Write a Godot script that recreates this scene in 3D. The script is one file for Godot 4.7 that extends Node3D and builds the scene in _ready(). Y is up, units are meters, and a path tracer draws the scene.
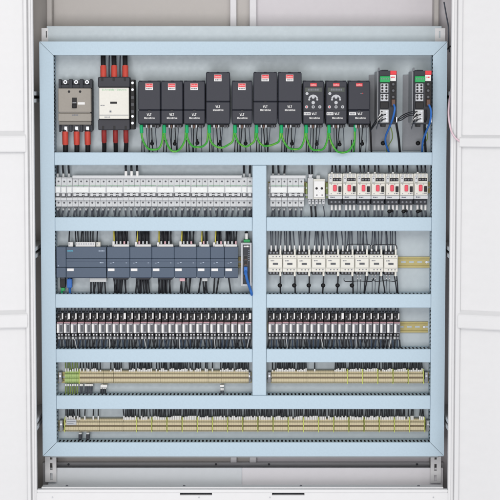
extends Node3D
# Control cabinet, seen from the front. Photo coordinates are 0..500; W() turns a point of the
# photo and a real depth z into a point of the place (z = 0 is the front of the cable ducts).

const S := 0.0031
const A := 4.15e-5
const D := 5.9
const ZP := -0.085        # front of the mounting plate
var TH := asin(A / S * D)
var CY := D * sin(asin(A / S * D))
var CZ := D * cos(asin(A / S * D))

var rng := RandomNumberGenerator.new()
var used := {}
var mats := {}
var shapes := {}
var cur: Node3D
var zf := 0.0

const ORD := ["first", "second", "third", "fourth", "fifth", "sixth", "seventh", "eighth", "ninth", "tenth", "eleventh", "twelfth", "thirteenth", "fourteenth", "fifteenth", "sixteenth", "seventeenth", "eighteenth", "nineteenth", "twentieth", "twenty-first", "twenty-second", "twenty-third", "twenty-fourth", "twenty-fifth", "twenty-sixth", "twenty-seventh", "twenty-eighth", "twenty-ninth", "thirtieth"]

# name: colour (sRGB), roughness, metallic, texture kind
const TABLE := {
	"paint": ["d4d5d6", 0.42, 0.0, "peel"], "inside": ["dddde0", 0.5, 0.0, "peel"], "entry_reflection": ["e2e1e5", 0.5, 0.0, "peel"], "entry": ["d9dee2", 0.5, 0.0, "peel"], "back_right": ["d3d0d4", 0.45, 0.0, "peel"], "back": ["b4b0ac", 0.45, 0.0, "peel"],
	"plate": ["acb7bc", 0.5, 0.1, "zinc"], "duct": ["b2c6d3", 0.5, 0.0, "grain"], "zinc": ["a3a6aa", 0.45, 0.25, "zinc"],
	"steel": ["a9acb1", 0.35, 0.5, ""], "dark_steel": ["606369", 0.45, 0.4, ""], "rail": ["a99d62", 0.5, 0.15, "zinc"],
	"slate": ["2f3037", 0.5, 0.0, "grain"], "slate_light": ["2d2f38", 0.5, 0.0, "grain"], "anthracite": ["2c2f36", 0.5, 0.0, "grain"],
	"black": ["161618", 0.5, 0.0, "grain"], "rubber": ["1c1b1d", 0.6, 0.0, ""], "beige": ["97928a", 0.5, 0.0, "grain"], "beige_dark": ["7d7973", 0.5, 0.0, "grain"],
	"cream": ["d7d6ce", 0.45, 0.0, "grain"], "white": ["c6c9cb", 0.45, 0.0, "grain"], "off": ["bcbfc0", 0.45, 0.0, "grain"], "label": ["dbdbda", 0.5, 0.0, ""],
	"grey": ["8e9196", 0.5, 0.0, "grain"], "grey_dark": ["54565b", 0.5, 0.0, "grain"], "grey_light": ["b4b7bb", 0.5, 0.0, "grain"],
	"red": ["d2333c", 0.45, 0.0, ""], "shrink": ["bc463a", 0.5, 0.0, ""], "shrink_dark": ["8a2c2a", 0.5, 0.0, ""], "button": ["d8485a", 0.4, 0.0, ""],
	"green_wire": ["3c9a3a", 0.45, 0.0, ""], "green_sleeve": ["12a064", 0.5, 0.0, ""], "yellow_green": ["84b23e", 0.45, 0.0, ""], "pe_wire": ["6f8440", 0.5, 0.0, ""], "yellow_wire": ["c9be4e", 0.5, 0.0, ""],
	"green": ["1f9a52", 0.45, 0.0, ""], "blue_wire": ["2b64b0", 0.45, 0.0, ""], "plc": ["4b596b", 0.5, 0.0, "grain"], "plc_dark": ["3c4a5f", 0.5, 0.0, "grain"],
	"teal": ["4fb4cf", 0.5, 0.0, ""], "print_green": ["5fae74", 0.5, 0.0, ""], "print_grey": ["6c6f78", 0.5, 0.0, ""], "print_light": ["a9b6c8", 0.5, 0.0, ""], "terminal": ["c2b798", 0.5, 0.0, "grain"], "terminal_dark": ["766a55", 0.5, 0.0, "grain"],
	"pe": ["9fb670", 0.5, 0.0, "grain"], "divider": ["c4cf6a", 0.5, 0.0, ""], "wire": ["222429", 0.5, 0.0, ""], "wire_grey": ["474c55", 0.5, 0.0, ""], "wire_navy": ["364456", 0.5, 0.0, ""],
	"lcd": ["3a423c", 0.25, 0.0, ""], "pink": ["cdb6bf", 0.35, 0.0, ""], "brown": ["5a4238", 0.5, 0.0, ""], "relay": ["76787e", 0.25, 0.0, ""], "pinkish": ["c9a0a8", 0.4, 0.0, ""],
	"mcb_window": ["d3d7d6", 0.3, 0.0, ""], "copper": ["a8683c", 0.4, 0.7, ""],
}


func _ready() -> void:
	rng.seed = 71
	# --- camera, air, light -----------------------------------------------------------------
	var cam := Camera3D.new()
	cam.name = "camera"
	add_child(cam)
	cam.fov = rad_to_deg(2.0 * atan(250.0 * S / D))
	cam.near = 0.1
	cam.far = 60.0
	cam.position = Vector3(0, CY, CZ)
	cam.rotation = Vector3(-TH, 0, 0)
	cam.current = true
	var env := Environment.new()
	env.background_mode = Environment.BG_COLOR
	env.background_color = Color(0.82, 0.82, 0.83)
	env.background_energy_multiplier = 1.0
	env.tonemap_mode = Environment.TONE_MAPPER_LINEAR
	env.tonemap_exposure = 1.0
	env.sdfgi_enabled = true
	env.ssao_enabled = true
	env.ssil_enabled = true
	var we := WorldEnvironment.new()
	we.name = "world_environment"
	we.environment = env
	add_child(we)
	lamp("workshop_ceiling_lamp", Vector3(0.3, 2.0, 4.9), Vector3(0, -0.2, 0), Vector2(4.0, 1.8), 9.5, Color(1.0, 0.985, 0.965))
	lamp("added_front_fill", Vector3(-0.5, -0.5, 6.4), Vector3(0.1, -0.3, 0), Vector2(2.0, 1.6), 16.0, Color(1.0, 0.985, 0.99))  # unseen fill, added behind the camera for low frontal light
	# --- the cabinet, its plate and what hangs on it -----------------------------------------
	cabinet()
	plate()
	ducts()
	rails()
	row_power()
	drives()
	modules()
	row_breakers()
	row_right_breakers()
	row_controller()
	row_contactors()
	row_relays()
	row_terminals()
	door_cable()


func lamp(called: String, at: Vector3, to: Vector3, size: Vector2, energy: float, c: Color) -> void:
	var l := AreaLight3D.new()
	l.name = called
	add_child(l)
	l.look_at_from_position(at, to, Vector3.UP)
	l.area_size = size
	l.light_energy = energy
	l.light_color = c
	l.area_range = 30.0
	l.area_attenuation = 2.0
	l.shadow_enabled = true


# ---------------------------------------------------------------- helpers: places, materials
func W(x: float, y: float, z: float) -> Vector3:
	var f := 1.0 - A * (250.0 - y)
	var t := (CZ - z) / CZ
	var v := (250.0 - y) * S * f / cos(TH)
	return Vector3((x - 250.0) * S * f * t, CY + (v - CY) * t, z)


func unit(y: float, z: float) -> float:
	return S * (1.0 - A * (250.0 - y)) * (CZ - z) / CZ


func noise(freq: float, octaves: int, sd: int, normal: bool, lo := 0.0, hi := 1.0, size := 256) -> NoiseTexture2D:
	var key := "n%s_%d_%d_%s_%s" % [freq, octaves, sd, normal, lo]
	if shapes.has(key):
		return shapes[key]
	var n := FastNoiseLite.new()
	n.noise_type = FastNoiseLite.TYPE_SIMPLEX_SMOOTH
	n.frequency = freq
	n.fractal_octaves = octaves
	n.seed = sd
	var t := NoiseTexture2D.new()
	t.width = size
	t.height = size
	t.seamless = true
	t.noise = n
	if normal:
		t.as_normal_map = true
		t.bump_strength = 2.0
	else:
		var g := Gradient.new()
		g.set_color(0, Color(lo, lo, lo))
		g.set_color(1, Color(hi, hi, hi))
		t.color_ramp = g
	shapes[key] = t
	return t


func m(called: String) -> StandardMaterial3D:
	if mats.has(called):
		return mats[called]
	var d: Array = TABLE[called]
	var o := StandardMaterial3D.new()
	o.resource_name = called
	o.albedo_color = Color.html(d[0])
	o.roughness = d[1]
	o.metallic = d[2]
	o.metallic_specular = 0.5 if d[2] > 0.0 or called in ["paint", "inside", "back"] else 0.36
	var kind: String = d[3]
	if kind != "":
		o.uv1_triplanar = true
		o.uv1_world_triplanar = true
	if kind == "peel":
		o.uv1_scale = Vector3.ONE * 9.0
		o.normal_enabled = true
		o.normal_texture = noise(0.09, 2, 3, true)
		o.normal_scale = 0.05
		o.albedo_texture = noise(0.012, 4, 9, false, 0.988, 1.0)
	elif kind == "grain":
		o.uv1_scale = Vector3.ONE * 14.0
		o.normal_enabled = true
		o.normal_texture = noise(0.22, 2, 5, true)
		o.normal_scale = 0.07
		o.albedo_texture = noise(0.03, 4, 11, false, 0.975, 1.0)
	elif kind == "zinc":
		o.uv1_scale = Vector3.ONE * 4.0
		o.albedo_texture = noise(0.012, 5, 21, false, 0.975, 1.0)
		o.roughness_texture = noise(0.05, 4, 23, false, 0.85, 1.0)
		o.roughness_texture_channel = BaseMaterial3D.TEXTURE_CHANNEL_RED
	mats[called] = o
	return o


# ---------------------------------------------------------------- helpers: meshes
func sf() -> SurfaceTool:
	var s := SurfaceTool.new()
	s.begin(Mesh.PRIMITIVE_TRIANGLES)
	return s


func tri3(s: SurfaceTool, a: Vector3, b: Vector3, c: Vector3, na: Vector3, nb: Vector3, nc: Vector3) -> void:
	if (b - a).cross(c - a).dot(na + nb + nc) > 0.0:
		var t := b; b = c; c = t
		t = nb; nb = nc; nc = t
	s.set_normal(na); s.add_vertex(a)
	s.set_normal(nb); s.add_vertex(b)
	s.set_normal(nc); s.add_vertex(c)


func tri(s: SurfaceTool, a: Vector3, b: Vector3, c: Vector3, n: Vector3) -> void:
	tri3(s, a, b, c, n, n, n)


func quad(s: SurfaceTool, a: Vector3, b: Vector3, c: Vector3, d: Vector3, n: Vector3) -> void:
	tri(s, a, b, c, n)
	tri(s, a, c, d, n)


func pt(i: int, vi: float, j: int, vj: float, k: int, vk: float) -> Vector3:
	var p := Vector3.ZERO
	p[i] = vi
	p[j] = vj
	p[k] = vk
	return p


func cbox(s: SurfaceTool, p: Vector3, q: Vector3, b := 0.0) -> void:
	var lo := Vector3(minf(p.x, q.x), minf(p.y, q.y), minf(p.z, q.z))
	var hi := Vector3(maxf(p.x, q.x), maxf(p.y, q.y), maxf(p.z, q.z))
	b = minf(b, 0.32 * minf(hi.x - lo.x, minf(hi.y - lo.y, hi.z - lo.z)))
	var e := [lo, hi]
	for i in 3:
		var j := (i + 1) % 3
		var k := (i + 2) % 3
		for si in 2:
			var n := Vector3.ZERO
			n[i] = si * 2 - 1
			var v: float = e[si][i]
			quad(s, pt(i, v, j, lo[j] + b, k, lo[k] + b), pt(i, v, j, hi[j] - b, k, lo[k] + b), pt(i, v, j, hi[j] - b, k, hi[k] - b), pt(i, v, j, lo[j] + b, k, hi[k] - b), n)
			if b <= 0.0:
				continue
			for sj in 2:
				var di := (si * 2 - 1) * b
				var dj := (sj * 2 - 1) * b
				var w: float = e[sj][j]
				var n2 := Vector3.ZERO
				n2[i] = si * 2 - 1
				n2[j] = sj * 2 - 1
				n2 = n2.normalized()
				quad(s, pt(i, v, j, w - dj, k, lo[k] + b), pt(i, v, j, w - dj, k, hi[k] - b), pt(i, v - di, j, w, k, hi[k] - b), pt(i, v - di, j, w, k, lo[k] + b), n2)
				if i == 0:
					for sk in 2:
						var dk := (sk * 2 - 1) * b
						var u: float = e[sk][k]
						tri(s, pt(i, v, j, w - dj, k, u - dk), pt(i, v - di, j, w, k, u - dk), pt(i, v - di, j, w - dj, k, u), Vector3(si * 2 - 1, sj * 2 - 1, sk * 2 - 1).normalized())


func cyl(s: SurfaceTool, a: Vector3, b: Vector3, r0: float, r1 := -1.0, n := 12) -> void:
	if r1 < 0.0:
		r1 = r0
	var ax := (b - a).normalized()
	var u := ax.cross(Vector3.UP if absf(ax.y) < 0.9 else Vector3.RIGHT).normalized()
	var v := ax.cross(u)
	for i in n:
		var d0 := u * cos(TAU * i / n) + v * sin(TAU * i / n)
		var d1 := u * cos(TAU * (i + 1) / n) + v * sin(TAU * (i + 1) / n)
		tri3(s, a + d0 * r0, a + d1 * r0, b + d1 * r1, d0, d1, d1)
		tri3(s, a + d0 * r0, b + d1 * r1, b + d0 * r1, d0, d1, d0)
		tri(s, a, a + d0 * r0, a + d1 * r0, -ax)
		tri(s, b, b + d0 * r1, b + d1 * r1, ax)


func ball(s: SurfaceTool, c: Vector3, r: float, flat := 1.0) -> void:
	var nu := 12
	var nv := 7
	for j in nv:
		for i in nu:
			var q := []
			for o in [[0, 0], [1, 0], [1, 1], [0, 1]]:
				var th: float = TAU * (i + o[0]) / nu
				var ph: float = PI * (j + o[1]) / nv
				q.append(Vector3(sin(ph) * cos(th), cos(ph) * flat, sin(ph) * sin(th)))
			tri3(s, c + q[0] * r, c + q[1] * r, c + q[2] * r, q[0], q[1], q[2])
			tri3(s, c + q[0] * r, c + q[2] * r, c + q[3] * r, q[0], q[2], q[3])


func tube(s: SurfaceTool, pts: Array, r: float, n := 8, sub := 5) -> void:
	var p: Array[Vector3] = []
	for i in pts.size() - 1:
		var p0: Vector3 = pts[maxi(i - 1, 0)]
		var p1: Vector3 = pts[i]
		var p2: Vector3 = pts[i + 1]
		var p3: Vector3 = pts[mini(i + 2, pts.size() - 1)]
		for k in sub:
			p.append(p1.cubic_interpolate(p2, p0, p3, float(k) / sub))
	p.append(pts[-1])
	var u := Vector3.ZERO
	var ring_p: Array = []
	var ring_n: Array = []
	for i in p.size():
		var t := (p[mini(i + 1, p.size() - 1)] - p[maxi(i - 1, 0)]).normalized()
		if i == 0:
			u = t.cross(Vector3.UP if absf(t.y) < 0.9 else Vector3.BACK).normalized()
		u = (u - t * u.dot(t)).normalized()
		var v := t.cross(u)
		var rp := []
		var rn := []
		for k in n:
			var d := u * cos(TAU * k / n) + v * sin(TAU * k / n)
			rp.append(p[i] + d * r)
			rn.append(d)
		ring_p.append(rp)
		ring_n.append(rn)
	for i in p.size() - 1:
		for k in n:
			var l := (k + 1) % n
			tri3(s, ring_p[i][k], ring_p[i][l], ring_p[i + 1][l], ring_n[i][k], ring_n[i][l], ring_n[i + 1][l])
			tri3(s, ring_p[i][k], ring_p[i + 1][l], ring_p[i + 1][k], ring_n[i][k], ring_n[i + 1][l], ring_n[i + 1][k])
	for e in [[0, 1], [p.size() - 1, p.size() - 2]]:
		var nn: Vector3 = (p[e[0]] - p[e[1]]).normalized()
		for k in n:
			tri(s, p[e[0]], ring_p[e[0]][k], ring_p[e[0]][(k + 1) % n], nn)


func prism(s: SurfaceTool, poly: PackedVector2Array, axis: int, a: float, b: float) -> void:
	# poly lies in the two axes after `axis`; pushed from a to b along it
	var j := (axis + 1) % 3
	var k := (axis + 2) % 3
	if Geometry2D.is_polygon_clockwise(poly):
		poly.reverse()
	var ix := Geometry2D.triangulate_polygon(poly)
	for e in [[a, -1.0 if b > a else 1.0], [b, 1.0 if b > a else -1.0]]:
		var n := Vector3.ZERO
		n[axis] = e[1]
		for i in range(0, ix.size(), 3):
			tri(s, pt(axis, e[0], j, poly[ix[i]].x, k, poly[ix[i]].y), pt(axis, e[0], j, poly[ix[i + 1]].x, k, poly[ix[i + 1]].y), pt(axis, e[0], j, poly[ix[i + 2]].x, k, poly[ix[i + 2]].y), n)
	for i in poly.size():
		var p := poly[i]
		var q := poly[(i + 1) % poly.size()]
		var d := (q - p).normalized()
		var n := Vector3.ZERO
		n[j] = d.y
		n[k] = -d.x
		quad(s, pt(axis, a, j, p.x, k, p.y), pt(axis, b, j, p.x, k, p.y), pt(axis, b, j, q.x, k, q.y), pt(axis, a, j, q.x, k, q.y), n)


# ---------------------------------------------------------------- helpers: objects
func numbered(called: String) -> String:
	var n: int = used.get(called, 0)
	used[called] = n + 1
	return called if n == 0 else "%s_%03d" % [called, n]


func tag(o: Node, label: String, category: String, group := "") -> void:
	o.set_meta("label", label)
	o.set_meta("category", category)
	if group != "":
		o.set_meta("group", group)


func place(ox: float, oy: float, depth: float) -> Vector3:
	var p := W(ox, oy, ZP + depth)
	return Vector3(p.x, p.y, ZP)


func thing(called: String, label: String, category: String, group: String, ox: float, oy: float, depth: float) -> Node3D:
	var o := Node3D.new()
	o.name = numbered(called)
	add_child(o)
	o.position = place(ox, oy, depth)
	tag(o, label, category, group)
	cur = o
	zf = depth
	return o


func again(proto: Node3D, called: String, label: String, ox: float, oy: float, depth: float) -> Node3D:
	var o: Node3D = proto.duplicate()
	o.name = numbered(called)
	add_child(o)
	o.position = place(ox, oy, depth)
	o.set_meta("label", label)
	o.rotation.z = rng.randf_range(-0.004, 0.004)
	o.position.y += rng.randf_range(-0.0004, 0.0004)
	cur = o
	zf = depth
	return o


func part(called: String, s: SurfaceTool, mat: String, parent: Node3D = null) -> MeshInstance3D:
	return mesh_part(called, s.commit(), mat, parent)


func mesh_part(called: String, me: Mesh, mat: String, parent: Node3D = null) -> MeshInstance3D:
	var o := MeshInstance3D.new()
	o.name = called
	o.mesh = me
	o.material_override = null
	for i in me.get_surface_count():
		o.set_surface_override_material(i, m(mat))
	(parent if parent else cur).add_child(o, true)
	return o


func L(x: float, y: float, z: float) -> Vector3:   # photo point on the current thing's front plane, at depth z over the plate
	var p := W(x, y, ZP + zf) - cur.position
	return Vector3(p.x, p.y, z)


func bx(s: SurfaceTool, x0: float, y0: float, x1: float, y1: float, z0: float, z1: float, b := 0.0006) -> void:
	var yc := (y0 + y1) * 0.5
	var a := L(x0, yc, z0)
	var c := L(x1, yc, z1)
	cbox(s, Vector3(a.x, L(x0, y0, 0).y, z0), Vector3(c.x, L(x0, y1, 0).y, z1), b)


func box(called: String, mat: String, x0: float, y0: float, x1: float, y1: float, z0: float, z1: float, b := 0.0006, parent: Node3D = null) -> MeshInstance3D:
	var s := sf()
	bx(s, x0, y0, x1, y1, z0, z1, b)
	return part(called, s, mat, parent)


func disc(called: String, mat: String, x: float, y: float, r: float, z0: float, z1: float, parent: Node3D = null, n := 14) -> MeshInstance3D:
	var s := sf()
	var q := unit(y, ZP + zf)
	cyl(s, L(x, y, z0), L(x, y, z1), r * q, r * q, n)
	return part(called, s, mat, parent)


func words(what: String, mat: String, x0: float, y0: float, x1: float, y1: float, z: float, bold := false, parent: Node3D = null) -> MeshInstance3D:
	var key := "t_" + what
	if not shapes.has(key):
		var f := SystemFont.new()
		f.font_names = PackedStringArray(["Droid Sans"])
		if bold:
			f.font_weight = 700
		var t := TextMesh.new()
		t.text = what
		t.font = f
		t.font_size = 24
		t.pixel_size = 0.001
		t.depth = 0.004
		t.curve_step = 2.0
		var am := ArrayMesh.new()
		am.add_surface_from_arrays(Mesh.PRIMITIVE_TRIANGLES, t.surface_get_arrays(0))
		shapes[key] = am
	var o := mesh_part("lettering", shapes[key], mat, parent)
	var bb: AABB = shapes[key].get_aabb()
	var a := L(x0, (y0 + y1) * 0.5, z)
	var c := L(x1, (y0 + y1) * 0.5, z)
	var h := L(x0, y0, 0).y - L(x0, y1, 0).y
	var sx := (c.x - a.x) / bb.size.x
	var sy := h / bb.size.y
	o.scale = Vector3(sx, sy, 0.1)
	o.position = Vector3(a.x - bb.position.x * sx, L(x0, y1, 0).y - bb.position.y * sy, z)
	if parent:
		o.position -= parent.position
	return o


func scribble(mat: String, x0: float, y0: float, x1: float, y1: float, z: float) -> void:   # print too small to read
	var s := sf()
	var x := x0
	while x < x1 - 0.3:
		var w := minf(rng.randf_range(0.5, 1.6), x1 - x)
		bx(s, x, y0 + rng.randf_range(0.0, 0.2), x + w, y1, z, z + 0.0003, 0.0)
		x += w + 0.35
	part("print", s, mat)


func lead(x: float, y: float, z: float, y2: float, z2: float, r: float, col: String, fer: String, fer_len: float, sway: float, parent: Node3D = null) -> MeshInstance3D:
	# one thin wire from a terminal at (x, y, z) to the slots of the duct whose edge is at y2
	var v := rng.randi() % 5
	var key := "w_%d_%.1f_%.1f_%.3f_%.3f_%.2f_%.1f_%.1f" % [v, y, y2, z, z2, r, fer_len, sway]
	var host: Node3D = parent if parent else cur
	var q := unit(y, ZP + z)
	if not shapes.has(key):
		var o := W(x, y, ZP + z)
		var sg := signf(y2 - y)
		var sw: float = [-0.9, -0.35, 0.0, 0.45, 0.85][v] * sway * q
		var p0 := Vector3.ZERO
		var p1 := Vector3(0, -sg * fer_len * q, 0)
		var yl := W(x, y2 + sg * 3.0, ZP + z2).y - o.y
		var p3 := Vector3(sw, yl, z2 - z)
		var p2 := Vector3(sw * 0.55, lerpf(p1.y, yl, 0.5), lerpf(0.0, z2 - z, 0.35) + 0.004)
		var s := sf()
		tube(s, [p0, p1, p2, p3] if fer_len > 0.0 else [p0, p2, p3], r * q, 6, 3)
		shapes[key] = s.commit()
		if fer_len > 0.0:
			s = sf()
			cyl(s, p0, p1, r * q * 1.35, r * q * 1.3, 8)
			shapes[key + "f"] = s.commit()
	var w := mesh_part("wire", shapes[key], col, host)
	w.position = W(x, y, ZP + z) - host.global_position
	if fer_len > 0.0:
		mesh_part("wire_sleeve", shapes[key + "f"], fer, w)
	return w


func cable(called: String, label: String, mat: String, pts: Array, r: float, group := "", category := "cable") -> Node3D:
	# pts: [x, y, z over the plate] in the photo; a cable is a thing of its own
	var o := thing(called, label, category, group, pts[0][0], pts[0][1], pts[0][2])
	cur.position = W(pts[0][0], pts[0][1], ZP + pts[0][2])
	var s := sf()
	tube(s, run(pts), r * S, 10, 6)
	part("jacket", s, mat)
	return o


func run(pts: Array) -> Array:
	var out := []
	for p in pts:
		out.append(W(p[0], p[1], ZP + p[2]) - cur.position)
	return out


func sleeve(called: String, mat: String, pts: Array, r: float) -> void:
	var s := sf()
	tube(s, run(pts), r * S, 10, 3)
	part(called, s, mat)


# ---------------------------------------------------------------- the enclosure
func cabinet() -> void:
	var c := thing("electrical_cabinet", "large white steel control cabinet with both doors swung open", "cabinet", "", 250, 250, 0)
	c.position = Vector3.ZERO
	var zfr := 0.1
	var zb := -0.243
	var yf := W(250, 490, zfr).y                    # cabinet floor
	var top := 1.0
	var xl0 := W(29.0, 250, zfr).x
	var xl1 := W(34.8, 250, zfr).x
	var xr0 := W(449.8, 250, zfr).x
	var xr1 := W(456.5, 250, zfr).x
	var side := 0.05
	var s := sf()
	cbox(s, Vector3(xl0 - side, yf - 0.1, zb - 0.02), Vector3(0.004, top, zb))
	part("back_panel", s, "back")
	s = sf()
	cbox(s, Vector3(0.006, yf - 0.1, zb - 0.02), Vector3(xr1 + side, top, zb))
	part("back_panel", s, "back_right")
	for k in 2:
		s = sf()
		var x := xl0 - side if k == 0 else xr1 + side
		cbox(s, Vector3(x, yf - 0.1, zb), Vector3(x + (-0.02 if k == 0 else 0.02), top, zfr - 0.002))
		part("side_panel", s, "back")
	s = sf()
	cbox(s, Vector3(xl0 - side, top, zb - 0.02), Vector3(xr1 + side, top + 0.02, zfr - 0.002))
	part("roof", s, "inside")
	s = sf()
	cbox(s, Vector3(xl0 - side, yf - 0.09, zb), Vector3(xr1 + side, yf - 0.07, zfr - 0.022))
	part("floor_plate", s, "inside")
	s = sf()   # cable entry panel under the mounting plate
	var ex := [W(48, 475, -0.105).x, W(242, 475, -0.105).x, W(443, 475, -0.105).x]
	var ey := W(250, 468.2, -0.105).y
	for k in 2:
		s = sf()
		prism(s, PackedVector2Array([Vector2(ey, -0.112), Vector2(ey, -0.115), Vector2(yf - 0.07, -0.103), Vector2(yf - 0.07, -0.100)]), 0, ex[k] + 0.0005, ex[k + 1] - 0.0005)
		part("entry_panel", s, ["entry", "entry_reflection"][k])  # right half is paler: a reflection put into its colour
	# front frame: two posts and a head, folded steel
	s = sf()
	cbox(s, Vector3(xl0 - side, yf - 0.3, zfr - 0.02), Vector3(xl1, top, zfr), 0.002)
	part("front_post", s, "paint")
	s = sf()
	cbox(s, Vector3(xr0, yf - 0.3, zfr - 0.02), Vector3(xr1 + side, top, zfr), 0.002)
	part("front_post", s, "paint")
	for k in 2:   # rain gutter fold along each post
		s = sf()
		var x := xl0 + 0.004 if k == 0 else xr1 - 0.012
		cbox(s, Vector3(x, yf - 0.3, zfr), Vector3(x + 0.008, top, zfr + 0.006), 0.0015)
		part("sealing_edge", s, "paint")
	s = sf()
	cbox(s, Vector3(xl1, top - 0.05, zfr - 0.02), Vector3(xr0, top, zfr - 0.001), 0.002)
	part("front_head", s, "paint")
	# the sill, with two long openings
	var slots := [[180.0, 212.0], [272.0, 304.5]]
	var sy0 := W(250, 493.1, zfr).y
	var sy1 := W(250, 495.4, zfr).y
	s = sf()
	cbox(s, Vector3(xl1, sy0, zfr - 0.02), Vector3(xr0, yf + 0.001, zfr - 0.001), 0.0015)
	cbox(s, Vector3(xl1, yf - 0.3, zfr - 0.02), Vector3(xr0, sy1, zfr - 0.001), 0.0)
	var x0 := xl1
	for sl in slots:
		cbox(s, Vector3(x0, sy1, zfr - 0.02), Vector3(W(sl[0], 494, zfr).x, sy0, zfr - 0.001), 0.0)
		x0 = W(sl[1], 494, zfr).x
	cbox(s, Vector3(x0, sy1, zfr - 0.02), Vector3(xr0, sy0, zfr - 0.001), 0.0)
	part("sill", s, "paint")
	s = sf()
	cbox(s, Vector3(xl1, sy1 - 0.01, zfr - 0.06), Vector3(xr0, sy0 + 0.004, zfr - 0.04))
	part("plinth", s, "dark_steel")
	for p in [[52.5, 497.5], [199.0, 497.5], [270.0, 497.5], [433.5, 497.5]]:
		s = sf()
		var w := W(p[0], p[1], zfr)
		cyl(s, w + Vector3(0, 0, -0.001), w + Vector3(0, 0, 0.0012), 0.0022, 0.0016)
		part("screw", s, "steel")
	# inner fold of the sill standing in the floor, with its fixing holes
	s = sf()
	prism(s, PackedVector2Array([Vector2(yf - 0.002, zfr - 0.075), Vector2(yf + 0.001, zfr - 0.075), Vector2(yf + 0.0045, zfr - 0.021), Vector2(yf, zfr - 0.021)]), 0, xl1 + 0.012, xr0 - 0.012)
	part("sill_fold", s, "paint")
	for p in [[66.5, 487.5], [184.0, 488.5], [301.0, 488.5], [419.0, 487.0]]:
		s = sf()
		var w := W(p[0], p[1], zfr - 0.03)
		cyl(s, Vector3(w.x, yf + 0.0035, zfr - 0.045), Vector3(w.x, yf + 0.006, zfr - 0.045), 0.004, 0.003)
		part("bolt", s, "dark_steel")
	# rear bottom rail with its bolts
	var ry := W(250, 462.6, zb + 0.02).y
	s = sf()
	cbox(s, Vector3(xl0, yf - 0.07, zb), Vector3(xr1, ry, zb + 0.02), 0.002)
	part("rear_rail", s, "inside")
	for x in [68.5, 216.0, 269.0, 417.0]:
		s = sf()
		var w := W(x, 464.3, zb + 0.02)
		cyl(s, w, w + Vector3(0, 0, 0.004), 0.0042, 0.0036, 6)
		part("bolt", s, "dark_steel")
	# two rear posts behind the plate
	for x in [[230.0, 236.5], [249.5, 256.5]]:
		s = sf()
		cbox(s, Vector3(W(x[0], 15, zb + 0.03).x, ry, zb), Vector3(W(x[1], 15, zb + 0.03).x, top, zb + 0.03), 0.002)
		part("rear_post", s, "inside")
	for x in [[46.5, 52.0], [434.0, 439.0]]:
		s = sf()
		cbox(s, Vector3(W(x[0], 15, zb + 0.06).x, yf, zb), Vector3(W(x[1], 15, zb + 0.06).x, top, zb + 0.06), 0.002)
		part("rear_post", s, "back")
	# depth rails beside the plate, left and right
	for y in [97.0, 252.5, 424.0]:
		for k in 2:
			var xo := xl0 - side if k == 0 else xr1 + side
			var xi := xl1 - 0.003 if k == 0 else xr0 + 0.003
			var yy := W(250, y, 0.03).y
			for e in [-1, 1]:
				s = sf()
				cbox(s, Vector3(xo, yy + e * 0.011 - 0.006, zb), Vector3(xi, yy + e * 0.011 + 0.006, zfr - 0.024), 0.001)
				part("depth_rail", s, "paint")
	# doors
	door(c, -1, Vector3(W(29.0, 250, zfr).x, 0, zfr + 0.012), 14.0, 131.0, 152.5, 310.5, 328.0, 25.2)
	door(c, 1, Vector3(W(456.5, 250, zfr).x, 0, zfr + 0.012), 24.0, 135.0, 147.0, 310.5, 328.5, 461.0)


func door(c: Node3D, sg: int, hinge: Vector3, open_deg: float, b0: float, b1: float, b2: float, b3: float, bar_x: float) -> void:
	var d := Node3D.new()
	d.name = "door"
	c.add_child(d, true)
	d.position = hinge
	d.rotation_degrees.y = open_deg if sg < 0 else -open_deg
	d.set_meta("label", "left door, open, with its white inner side in view" if sg < 0 else "right door, open, with its white inner side in view")
	cur = d
	var w := 0.62 * sg
	var lo := -1.05
	var hi := 1.0
	var s := sf()
	cbox(s, Vector3(0, lo, -0.004), Vector3(w, hi, 0.0), 0.0005)
	part("door_panel", s, "paint")
	s = sf()   # folded edge by the hinge
	var e := 0.011 if sg < 0 else 0.014
	cbox(s, Vector3(0.0, lo, 0.0), Vector3(e * sg, hi, 0.011), 0.002)
	part("folded_edge", s, "paint")
	s = sf()
	cbox(s, Vector3(w - 0.02 * sg, lo, 0.0), Vector3(w, hi, 0.02), 0.002)
	part("folded_edge", s, "paint")
	var zr := hinge.z + 0.02
	var xb := (W(bar_x, 250, zr).x - hinge.x) / cos(deg_to_rad(open_deg))
	for y in [[b0, b1], [b2, b3]]:
		var y0 := W(250, y[0], zr).y
		var y1 := W(250, y[1], zr).y
		var h := y0 - y1
		s = sf()   # hat section: sloped top, flat face, sloped foot
		prism(s, PackedVector2Array([Vector2(y1, 0.0005), Vector2(y0, 0.0005), Vector2(y0 - h * 0.22, 0.016), Vector2(y0 - h * 0.3, 0.018), Vector2(y1 + h * 0.08, 0.018), Vector2(y1 + h * 0.02, 0.0165)]), 0, xb, w - 0.03 * sg)
		part("stiffener", s, "paint")


func door_cable() -> void:
	cable("door_cable", "pale pink sheathed cable looping from the cabinet to the right door", "pink", [[451.5, 88, 0.10], [449.2, 102, 0.16], [448.6, 116, 0.19], [451.0, 130, 0.205], [455.0, 137.5, 0.21], [460.0, 141.5, 0.215]], 0.95)
	cable("harness", "thin dark cable hanging in the gap above the pink door cable", "wire_grey", [[444.0, 2, 0.0], [446.5, 16, 0.01], [448.5, 28, 0.02], [448.8, 44, 0.01], [449.5, 52, 0.0]], 0.7)
	cable("harness", "black cable bent out of the upper right corner of the duct frame", "rubber", [[447.0, 49.5, 0.06], [449.5, 47, 0.08], [452.0, 45.5, 0.05]], 0.8)


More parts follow.
